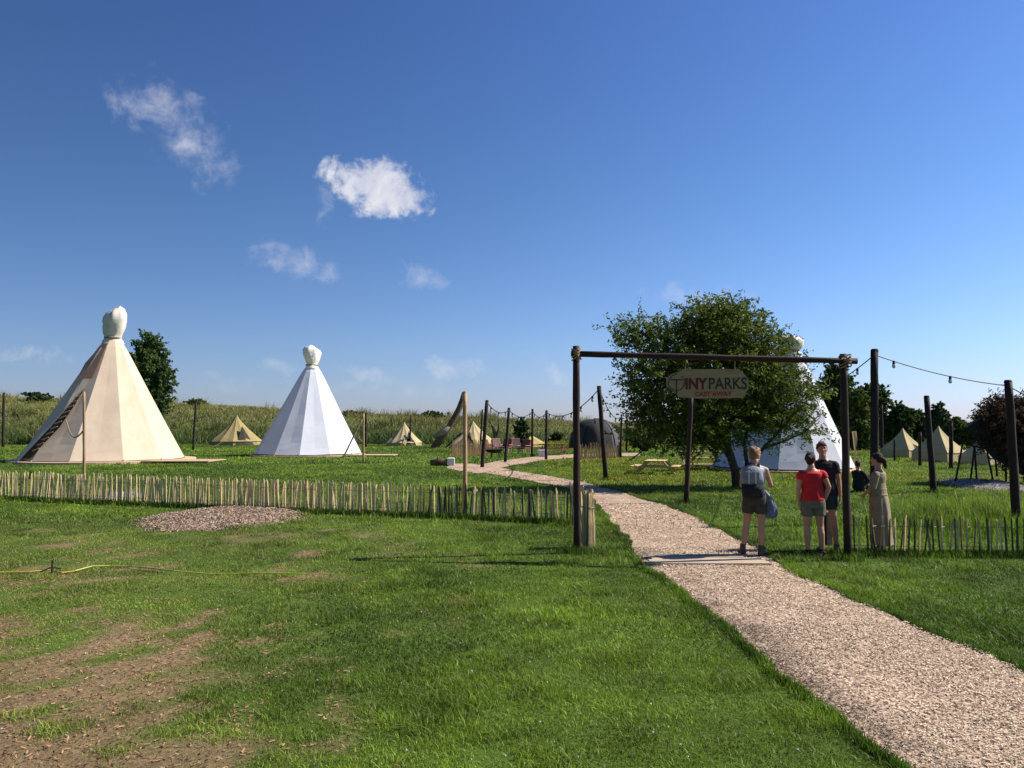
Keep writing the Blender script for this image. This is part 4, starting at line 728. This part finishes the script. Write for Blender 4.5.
# ------------------------------------------------------------------ people
def V3(*a): return Vector(a)
def person(label, loc, rz, Ht, pose, hair, hairstyle, garments, shoes, wide=1.0, build=1.0, group='people standing at the gateway', head_yaw=0, lean=0):
    k = Ht/1.70; t = thing('person', label, 'person', loc, rz, group); t.scale = (k, k, k); t.rotation_euler = (R(1.5), R(lean), rz); B = build; b = MB(); J = pose
    sh = .165*wide; hipw = .085*wide; hz_, sz = J.get('hip', .90), J.get('shz', 1.39)
    sit = J.get('sit', 0); base = Vector((0, 0, hz_))
    # torso as a stack of rings (front is +Y)
    tor = [(0, 0, hz_-.06, .13*wide, .10*B), (0, 0, hz_, .165*wide, .118*B), (0, 0, hz_+.09, .155*wide, .11*B), (0, .005, hz_+.19, .132*wide, .098*B), (0, .01, hz_+.30, .148*wide, .108*B), (0, .0, hz_+.41, .165*wide, .105*B), (0, -.01, hz_+.48, .15*wide, .085*B), (0, -.01, hz_+.525, .095, .068), (0, 0, hz_+.56, .060, .058), (0, .008, hz_+.62, .052, .055)]
    b.loft(tor, 24)
    for s in (-1, 1): b.cap2((s*sh*.55, -.01, hz_+.475), .055*B, (s*sh, -.01, hz_+.455), .052*B)
    hc = Vector((0, .022, hz_+.705)); HM = Matrix.Rotation(head_yaw, 4, 'Z')
    def hd(v): return hc+(HM @ Vector(v))
    b.ell(hc, (.074, .092, .105), 20, 14, HM); b.ell(hd((0, .02, -.055)), (.056, .066, .062), 14, 10, HM)
    b.cap2(hd((0, .085, .01)), .009, hd((0, .108, -.025)), .014); b.ell(hd((0, .085, -.058)), (.022, .012, .008), mtx=HM); b.ell(hd((0, .075, -.098)), (.025, .02, .018), mtx=HM)
    for s in (-1, 1): b.ell(hd((s*.076, -.005, -.005)), (.010, .02, .03), mtx=HM); b.ell(hd((s*.030, .078, .035)), (.022, .012, .008), mtx=HM)
    for s, A, Lg in ((-1, J['armL'], J['legL']), (1, J['armR'], J['legR'])):
        S0 = Vector((s*sh, -.01, hz_+.455)); E, W_ = Vector(A[0]), Vector(A[1]); b.cap2(S0, .049*B, (S0+E)/2, .044*B); b.cap2((S0+E)/2, .044*B, E, .037); b.cap2(E, .037, E+(W_-E)*.35, .038); b.cap2(E+(W_-E)*.35, .038, W_, .024)
        hdir = (Vector(A[2])-W_).normalized(); pn = Vector(A[3]).normalized(); sd = hdir.cross(pn).normalized(); pal = W_+hdir*.05
        q_ = Matrix((sd, hdir, pn)).transposed().to_4x4(); b.ell(pal, (.040, .052, .016), 12, 8, q_)
        for j in range(4):
            o_ = (j-1.5)*.0215; L0 = (.040, .046, .043, .034)[j]; r0 = W_+hdir*.088+sd*o_; m1 = r0+hdir*L0*.95-pn*.014; m2 = m1+hdir*L0*.5-pn*.024
            b.cap2(r0-hdir*.02, .0095, m1, .0088, 8); b.cap2(m1, .0088, m2, .0075, 8)
        th = -s*0+1; sgn = 1 if sd.dot(Vector((0, 1, 0))) > 0 else -1
        b.cap2(W_+hdir*.03+sd*sgn*.025, .013, W_+hdir*.058+sd*sgn*.052-pn*.006, .011, 8); b.cap2(W_+hdir*.058+sd*sgn*.052-pn*.006, .011, W_+hdir*.09+sd*sgn*.054-pn*.016, .009, 8)
        Hp = Vector((s*hipw, 0, hz_-.02)); K, An = Vector(Lg[0]), Vector(Lg[1]); b.cap2(Hp, .088*B, (Hp+K)/2, .074*B); b.cap2((Hp+K)/2, .074*B, K, .054); cal = K+(An-K)*.3+Vector((0, -.012, 0)) ; b.cap2(K, .052, cal, .055*B); b.cap2(cal, .055*B, An, .034)
        ft = Vector(Lg[2]); fd = (ft-An); fd.z = 0; fd.normalize(); b.cap2(An-Vector((0, 0, .03))-fd*.03, .033, An+fd*.13-Vector((0, 0, .055)), .026)
    b.build('body', 'skin', t, smooth=True, remesh=.0075, smooth_it=2)
    for s, Lg in ((-1, J['legL']), (1, J['legR'])):
        An = Vector(Lg[1]); ft = Vector(Lg[2]); fd = ft-An; fd.z = 0; fd.normalize(); sb = MB(); zb = An.z-.08
        up = Vector((0, 0, 1)); q_ = Matrix((fd.cross(up), fd, up)).transposed().to_4x4()
        for (d_, w_, h_, l_) in ((-.03, .042, .05, .05), (.04, .044, .045, .07), (.12, .047, .034, .065)): sb.ell((An.x+fd.x*d_, An.y+fd.y*d_, zb+h_*.9), (w_, l_, h_), 14, 8, q_)
        sb.tube([(An.x, An.y, zb+.04), (An.x, An.y, zb+.11+shoes[1])], [.047, .046], 12); sb.build('shoe', shoes[0], t, smooth=True, remesh=.01)
    for s in (-1, 1): MB().ell(hd((s*.030, .083, .022)), (.008, .005, .0045), 8, 6, HM).build('eye', 'eye', t)
    MB().ell(hd((0, .093, -.055)), (.024, .008, .007), 8, 6, HM).build('lips', 'lips', t)
    hb = MB()
    hb.ell(hd((0, -.018, .022)), (.084, .094, .100), 18, 12, HM); hb.ell(hd((0, .03, .07)), (.066, .062, .044), 14, 8, HM)
    if hairstyle == 'updo': hb.ell(hd((0, -.075, .085)), (.045, .045, .04), mtx=HM); hb.ell(hd((0, -.06, -.04)), (.06, .05, .05), mtx=HM)
    if hairstyle == 'bun': hb.ell(hd((0, -.115, .03)), (.042, .04, .042), mtx=HM); hb.ell(hd((0, -.05, -.045)), (.062, .05, .05), mtx=HM)
    if hairstyle == 'ponytail': hb.ell(hd((0, -.11, -.0)), (.045, .045, .05), mtx=HM); hb.cap2(hd((0, -.12, -.01)), .042, hd((0, -.14, -.12)), .03); hb.ell(hd((0, -.02, .09)), (.06, .07, .04), mtx=HM)
    if hairstyle == 'short': hb.ell(hd((0, -.045, -.02)), (.072, .06, .06), mtx=HM)
    hr = random.Random(len(label))
    for q_ in range(26):
        a_ = hr.uniform(math.pi*1.02, math.pi*1.98); e_ = hr.uniform(-.35, 1.3); hb.ell(hd((math.cos(a_)*math.cos(e_)*.078, math.sin(a_)*math.cos(e_)*.088-.01, .02+math.sin(e_)*.095)), (.016, .016, .026), 8, 6, HM)
    hb.build('hair', hair, t, smooth=True, remesh=.009, smooth_it=1)
    for gmt in garments: gmt(t, hz_, wide, B, J, sh, hipw)
    return t
def top_g(m, sleeve=.0, hem=-.02, infl=.016, nm='shirt', loose=0):
    def f(t, hz_, w, B, J, sh, hipw):
        b = MB(); i = infl; b.loft([(0, 0, hz_+hem, .160*w+i+loose, .118*B+i+loose), (0, 0, hz_+.09, .152*w+i+loose, .11*B+i+loose), (0, .005, hz_+.19, .136*w+i+loose, .10*B+i+loose), (0, .01, hz_+.30, .148*w+i, .108*B+i), (0, 0, hz_+.41, .165*w+i, .107*B+i), (0, -.01, hz_+.475, .155*w+i, .09*B+i), (0, -.01, hz_+.515, .10*w, .07), (0, -.005, hz_+.545, .066, .066)], 24)
        for s, A in ((-1, J['armL']), (1, J['armR'])):
            S0 = Vector((s*sh, -.01, hz_+.455)); E, W_ = Vector(A[0]), Vector(A[1]); b.cap2((s*sh*.5, -.01, hz_+.475), .058, S0, .060*B if sleeve else .052)
            if sleeve: e2 = S0+(E-S0)*min(sleeve, 1); b.tube([S0, (S0+e2)/2, e2], [.066*B, .064*B, .060*B], 14)
            if sleeve > 1: b.tube([E, E+(W_-E)*(sleeve-1)], [.055, .045], 12); b.ell(E, (.057,)*3)
        b.build(nm, m, t, smooth=True, remesh=.009, smooth_it=2)
    return f
def shorts_g(m, ln=.5, infl=.018, nm='shorts'):
    def f(t, hz_, w, B, J, sh, hipw):
        b = MB(); i = infl; b.loft([(0, 0, hz_-.10, .150*w+i, .11*B+i), (0, 0, hz_-.0, .168*w+i, .122*B+i), (0, 0, hz_+.07, .160*w+i, .115*B+i), (0, 0, hz_+.10, .150*w+i*.8, .11*B+i*.8)], 22)
        for s, Lg in ((-1, J['legL']), (1, J['legR'])):
            Hp = Vector((s*hipw, 0, hz_-.02)); K = Vector(Lg[0]); e2 = Hp+(K-Hp)*ln; b.tube([Hp, (Hp+e2)/2, e2], [.098*B+i*.3, .088*B+i*.6, .080*B+i*.6], 16)
        b.build(nm, m, t, smooth=True, remesh=.009, smooth_it=1)
    return f
def dress_g(m):
    def f(t, hz_, w, B, J, sh, hipw):
        n = 40; V = []; F = []; rows = [(hz_+.21, .150, .118), (hz_+.13, .158, .125), (hz_+.0, .182, .145), (hz_-.2, .195, .16), (hz_-.45, .195, .165), (hz_-.66, .205, .175), (hz_-.76, .21, .18)]
        for i, (z, rx, ry) in enumerate(rows):
            for k_ in range(n): a = 2*math.pi*k_/n; fo = 1+.07*math.sin(a*9+.8*math.sin(a*2))*min(1, i/3); V.append((math.cos(a)*rx*fo, math.sin(a)*ry*fo-.01*i, z))
        for i in range(len(rows)-1):
            for k_ in range(n): F.append((i*n+k_, i*n+(k_+1) % n, (i+1)*n+(k_+1) % n, (i+1)*n+k_))
        MB().add(V, F).build('skirt', m, t, smooth=True)
        MB().loft([(0, 0, hz_+.17, .160, .128), (0, 0, hz_+.175, .166, .134), (0, 0, hz_+.215, .166, .134), (0, 0, hz_+.22, .158, .126)], 24).build('belt', m, t, smooth=True)
    return f
stand = dict(armL=((-.215, -.02, 1.10), (-.225, .03, .86), (-.22, .06, .70), (-1, 0, 0)), armR=((.215, -.02, 1.10), (.225, .03, .86), (.22, .06, .70), (1, 0, 0)),
             legL=((-.10, .01, .49), (-.105, -.01, .08), (-.13, .1, 0)), legR=((.10, .01, .49), (.105, -.01, .08), (.13, .1, 0)))
# woman with backpack: back towards the camera, turned a little to the right
g0 = G(754, 557.0); J = dict(stand); J['legL'] = ((-.12, .02, .49), (-.17, -.02, .08), (-.22, .1, 0)); J['legR'] = ((.11, .02, .49), (.11, -.02, .08), (.16, .1, 0)); J['armL'] = ((-.20, .04, 1.12), (-.16, .22, 1.02), (-.05, .33, 1.05), (0, 0, -1)); J['armR'] = ((.245, .02, 1.12), (.20, .20, 1.22), (.12, .30, 1.28), (0, 0, 1))
RZ1 = R(-18)
person('woman with backpack seen from behind on the path in white top and dark shorts', (g0[0], g0[1], .03), RZ1, 1.66, J, 'hair_fair', 'updo', [top_g('c_white', 0), shorts_g('c_short', .55)], ('shoe_b', .06), wide=.98, head_yaw=R(-45), lean=1.5)
k = 1.66/1.7
t = thing('backpack', 'grey backpack with black lower half worn by the woman on the path', 'backpack', (g0[0], g0[1], .03+.92*k), RZ1)
MB().loft([(0, -.20, .0, .12, .07), (0, -.21, .02, .155, .10), (0, -.22, .12, .165, .115), (0, -.22, .215, .165, .11)], 20).build('lower_pocket', 'c_black', t, smooth=True)
MB().loft([(0, -.21, .216, .163, .108), (0, -.21, .32, .16, .10), (0, -.20, .42, .145, .085), (0, -.185, .475, .10, .055), (0, -.18, .49, .04, .03)], 20).build('main_body', 'c_grey', t, smooth=True)
MB().box((0, -.315, .33), (.20, .03, .16), bev=.012).build('front_pocket', 'c_grey', t); MB().tube([(-.05, -.18, .48), (-.03, -.19, .53), (.03, -.19, .53), (.05, -.18, .48)], .009, 6).build('handle', 'c_black', t)
for s in (-1, 1): MB().tube([(s*.09, -.15, .46), (s*.10, -.06, .545), (s*.10, .05, .53), (s*.10, .125, .42), (s*.12, .10, .25), (s*.14, -.09, .10)], .018, 8, flat=.6).build('shoulder_strap', 'c_black', t, smooth=True)
for x in (-.05, .05): MB().box((x, -.335, .33), (.018, .012, .20), bev=.003).build('trim_strap', 'c_white', t)
t = thing('denim_jacket', 'blue grey denim jacket draped at the hip of the woman with the backpack', 'jacket', (g0[0]+.235, g0[1]-.05, .66), RZ1); t.scale = (.8, .85, .88)
V = []; F = []; rows = [(.42, .05, .035, -.10, .06), (.34, .085, .05, -.06, .0), (.20, .11, .055, -.01, 0), (.05, .13, .055, .02, 0), (-.03, .12, .05, .015, 0), (-.06, .08, .03, .0, 0)]; n = 20
for (z, rx, ry, ox, oy) in rows:
    for q_ in range(n): a = 2*math.pi*q_/n; fo = 1+.12*math.sin(a*4+z*9); V.append((ox+math.cos(a)*rx*fo, oy+math.sin(a)*ry*fo, z))
for i in range(5):
    for q_ in range(n): F.append((i*n+q_, i*n+(q_+1) % n, (i+1)*n+(q_+1) % n, (i+1)*n+q_))
F.append(tuple(range(5*n, 6*n))); F.append(tuple(range(n-1, -1, -1))); MB().add(V, F).build('cloth', 'c_denim', t, smooth=True); MB().tube([(-.08, .02, .40), (.02, -.04, .30), (.07, -.055, .12)], [.035, .03, .025], 8).build('sleeve', 'c_grey', t, smooth=True)
# woman in red
g0 = G(815.5, 555.5); J = dict(stand); J['armL'] = ((-.23, -.01, 1.12), (-.225, .02, .88), (-.22, .03, .74), (-1, 0, 0)); J['armR'] = ((.26, -.04, 1.14), (.19, -.02, .93), (.13, .0, .86), (1, -.3, 0)); J['legL'] = ((-.11, .01, .49), (-.12, -.01, .08), (-.15, .1, 0)); J['legR'] = ((.10, .01, .49), (.115, -.01, .08), (.16, .1, 0))
person('woman in a red sleeveless top and olive shorts seen from behind by the gateway', (g0[0], g0[1], 0), R(-6), 1.60, J, 'hair_dark', 'bun', [top_g('c_red', .35, hem=.02, loose=.01), shorts_g('c_olive', .55)], ('c_black', .0), wide=1.08, build=1.08, lean=-2, head_yaw=R(-25))
# man in black
g0 = G(832, 555.0); gy = g0[1]+.42; J = dict(stand); J['legL'] = ((-.10, .03, .49), (-.12, .0, .08), (-.13, .12, 0)); J['legR'] = ((.10, .01, .49), (.10, -.03, .08), (.13, .1, 0))
person('man in black t-shirt and dark green shorts facing the woman in red', (G(832, 555)[0]+.12, gy, 0), R(150), 1.75, J, 'hair_brown', 'short', [top_g('c_black', .55, hem=-.04, loose=.012), shorts_g('c_green', .60)], ('shoe_b', 0), wide=1.06, build=.98, lean=2.5, head_yaw=R(20))
# woman in long dress
g0 = G(881, 552.5); J = dict(stand); J['armL'] = ((-.21, .03, 1.12), (-.17, .20, .98), (-.05, .26, .93), (0, 0, -1)); J['armR'] = ((.21, .02, 1.12), (.17, .20, .99), (.06, .27, .95), (0, 0, 1))
person('woman in a long beige belted dress standing behind the short dark picket fence', (g0[0], g0[1]+.1, 0), R(48), 1.57, J, 'hair_dark', 'ponytail', [top_g('c_dress', 1.25, hem=.10, infl=.02, nm='bodice', loose=.018), dress_g('c_dress')], ('shoe_b', 0), wide=.98)
# seated person in black
g0 = G(859, 492); J = dict(hip=.12, armL=((-.22, .14, .36), (-.16, .36, .34), (-.1, .44, .33), (0, 0, -1)), armR=((.22, .14, .36), (.16, .36, .34), (.1, .44, .33), (0, 0, 1)), legL=((-.13, .40, .42), (-.14, .62, .08), (-.15, .8, 0)), legR=((.13, .40, .42), (.14, .62, .08), (.15, .8, 0)))
def trousers(t, hz_, w, B, J, sh, hipw):
    b = MB(); b.loft([(0, 0, hz_-.10, .15, .13), (0, 0, hz_, .19, .15), (0, 0, hz_+.1, .17, .13)], 20)
    for s, Lg in ((-1, J['legL']), (1, J['legR'])): Hp = Vector((s*hipw, 0, hz_)); K = Vector(Lg[0]); An = Vector(Lg[1]); b.cap2(Hp, .11, K, .078); b.cap2(K, .078, An+(K-An)*.12, .055)
    b.build('trousers', 'c_black', t, smooth=True, remesh=.012, smooth_it=1)
person('person in black sitting on the grass behind the right gateway post', (g0[0], g0[1], .02), R(-60), 1.70, J, 'hair_brown', 'short', [top_g('c_black', 1.7, loose=.03), trousers], ('c_black', 0), group='people resting on the grass')
# ------------------------------------------------------------------ world and sun
AZ, EL = R(10), R(43)                                # sun to the right, slightly behind the scene
w = bpy.data.worlds.new('World'); sc.world = w; w.use_nodes = True; nt = w.node_tree; nt.nodes.clear(); N, L = nt.nodes.new, nt.links.new
sky = N('ShaderNodeTexSky'); sky.sky_type = 'NISHITA'; sky.sun_disc = False; sky.sun_elevation = EL; sky.sun_rotation = math.pi/2-AZ; sky.altitude = 0; sky.air_density = 1.0; sky.dust_density = .35; sky.ozone_density = 3.0
tc = N('ShaderNodeTexCoord'); gen = tc.outputs['Generated']; sx_ = N('ShaderNodeSeparateXYZ'); L(gen, sx_.inputs[0])
tr_ = N('ShaderNodeValToRGB'); tr_.color_ramp.elements[0].position = 0; tr_.color_ramp.elements[0].color = (.88, .94, 1.44, 1); tr_.color_ramp.elements[1].position = .47; tr_.color_ramp.elements[1].color = (.62, .86, 1.30, 1)
e1 = tr_.color_ramp.elements.new(.10); e1.color = (.85, 1.0, 1.37, 1); e2 = tr_.color_ramp.elements.new(.28); e2.color = (.70, .94, 1.28, 1); L(sx_.outputs['Z'], tr_.inputs[0])
az_ = N('ShaderNodeMath'); az_.operation = 'MULTIPLY_ADD'; L(sx_.outputs['X'], az_.inputs[0]); az_.inputs[1].default_value = .40; az_.inputs[2].default_value = 1.02
ts_ = N('ShaderNodeVectorMath'); ts_.operation = 'SCALE'; L(tr_.outputs[0], ts_.inputs[0]); L(az_.outputs[0], ts_.inputs['Scale'])
hsv = N('ShaderNodeVectorMath'); hsv.operation = 'MULTIPLY'; L(sky.outputs[0], hsv.inputs[0]); L(ts_.outputs[0], hsv.inputs[1])
def noise(scale, detail, rough, dist=0, vec=None):
    n_ = N('ShaderNodeTexNoise'); n_.inputs['Scale'].default_value = scale; n_.inputs['Detail'].default_value = detail; n_.inputs['Roughness'].default_value = rough; n_.inputs['Distortion'].default_value = dist; L(vec or gen, n_.inputs['Vector']); return n_
def math_(op, a, b=None, clamp=False):
    m_ = N('ShaderNodeMath'); m_.operation = op; m_.use_clamp = clamp
    for i, v in enumerate((a, b)):
        if v is None: continue
        if isinstance(v, (int, float)): m_.inputs[i].default_value = v
        else: L(v, m_.inputs[i])
    return m_.outputs[0]
nA = noise(22, 9, .62, .6); nB = noise(75, 8, .62, .2); wv = noise(16, 5, .6)
nmix = math_('ADD', math_('MULTIPLY', nA.outputs[0], .65), math_('MULTIPLY', nB.outputs[0], .35))
nm = math_('SUBTRACT', nmix, .5)
wob = N('ShaderNodeVectorMath'); wob.operation = 'SUBTRACT'; L(wv.outputs['Color'], wob.inputs[0]); wob.inputs[1].default_value = (.5, .5, .5)
wsc = N('ShaderNodeVectorMath'); wsc.operation = 'SCALE'; L(wob.outputs[0], wsc.inputs[0]); wsc.inputs['Scale'].default_value = .05
wad = N('ShaderNodeVectorMath'); wad.operation = 'ADD'; L(gen, wad.inputs[0]); L(wsc.outputs[0], wad.inputs[1]); gv = wad.outputs[0]
clouds = [(375, 187, 57, 34, 10, 1.0, 1.15, .5), (398, 198, 34, 22, 5, 1.0, 1.1, .5), (322, 203, 12, 26, 0, .30, .5, .9), (176, 126, 74, 36, 38, .48, .2, .8), (158, 112, 42, 28, 20, .68, .4, .6), (182, 136, 38, 25, 30, .74, .4, .6), (222, 163, 20, 12, 10, .45, .4, .5), (298, 262, 56, 18, 12, .55, .3, .7), (318, 272, 34, 10, 10, .4, .3, .7), (424, 276, 30, 13, 18, .42, .2, .7),
          (32, 357, 40, 12, 2, .42, .6, .9), (450, 370, 40, 12, -8, .34, .5, .9), (373, 377, 38, 8, 18, .30, .5, .9), (552, 371, 34, 13, 20, .36, .5, .9), (285, 368, 26, 8, 0, .2, .5, .9), (700, 298, 60, 14, 5, .3, .5, .9), (395, 385, 90, 10, 0, .14, .5, .9), (235, 385, 90, 10, 0, .10, .5, .9), (620, 385, 80, 14, 0, .14, .5, .9)]
acc = None
for (px, py, rx, ry, ang, op, hard, kn) in clouds:
    d = Vector(ray(px, py)).normalized(); rt_ = d.cross(Vector((0, 0, 1))).normalized(); up_ = rt_.cross(d); a = R(-ang); ux = rt_*math.cos(a)+up_*math.sin(a); uy = -rt_*math.sin(a)+up_*math.cos(a)
    foc = math.hypot(FPX, math.hypot(px-512, py-384)); out_ = []
    for v, r_ in ((ux, rx), (uy, ry)):
        dt = N('ShaderNodeVectorMath'); dt.operation = 'DOT_PRODUCT'; L(gv, dt.inputs[0]); dt.inputs[1].default_value = v*(foc/r_); out_.append(math_('MULTIPLY', dt.outputs['Value'], dt.outputs['Value']))
    df = N('ShaderNodeVectorMath'); df.operation = 'DOT_PRODUCT'; L(gen, df.inputs[0]); df.inputs[1].default_value = d; front = math_('GREATER_THAN', df.outputs['Value'], .2)
    m_ = math_('SUBTRACT', 1.0, math_('ADD', out_[0], out_[1])); m_ = math_('MAXIMUM', m_, -3.0)
    m_ = math_('ADD', math_('MULTIPLY', m_, .9), math_('MULTIPLY', nm, 6.0*kn)); rg_ = N('ShaderNodeMapRange'); rg_.interpolation_type = 'SMOOTHSTEP'; L(m_, rg_.inputs[0]); rg_.inputs[1].default_value = .05; rg_.inputs[2].default_value = 2.3-hard*1.35; rg_.inputs[3].default_value = 0; rg_.inputs[4].default_value = op
    o_ = math_('MULTIPLY', rg_.outputs[0], front); acc = o_ if acc is None else math_('MAXIMUM', acc, o_)
cc_ = N('ShaderNodeValToRGB'); cc_.color_ramp.elements[0].color = (6.0, 6.4, 8.0, 1); cc_.color_ramp.elements[1].color = (8.6, 8.6, 9.3, 1); cc_.color_ramp.elements[0].position = .35; cc_.color_ramp.elements[1].position = .65; L(nA.outputs[0], cc_.inputs[0])
mx = N('ShaderNodeMixRGB'); L(acc, mx.inputs[0]); L(hsv.outputs[0], mx.inputs[1]); L(cc_.outputs[0], mx.inputs[2])
bg = N('ShaderNodeBackground'); bg.inputs['Strength'].default_value = .052; L(mx.outputs[0], bg.inputs[0]); wo = N('ShaderNodeOutputWorld'); L(bg.outputs[0], wo.inputs[0])
ld = bpy.data.lights.new('sun', 'SUN'); ld.energy = 5.0; ld.angle = R(.55); ld.color = (1, .93, .82); lo_ = bpy.data.objects.new('sun', ld); COL.objects.link(lo_)
sd = Vector((math.cos(EL)*math.cos(AZ), math.cos(EL)*math.sin(AZ), math.sin(EL))); lo_.rotation_euler = (-sd).to_track_quat('-Z', 'Y').to_euler()
vs = sc.view_settings; sc.display_settings.display_device = 'sRGB'; vs.view_transform = 'Standard'; vs.look = 'None'; vs.gamma = 1; vs.exposure = 0.85; vs.use_curve_mapping = False
sc.cycles.max_bounces = 6; sc.cycles.transparent_max_bounces = 4; sc.cycles.use_denoising = True
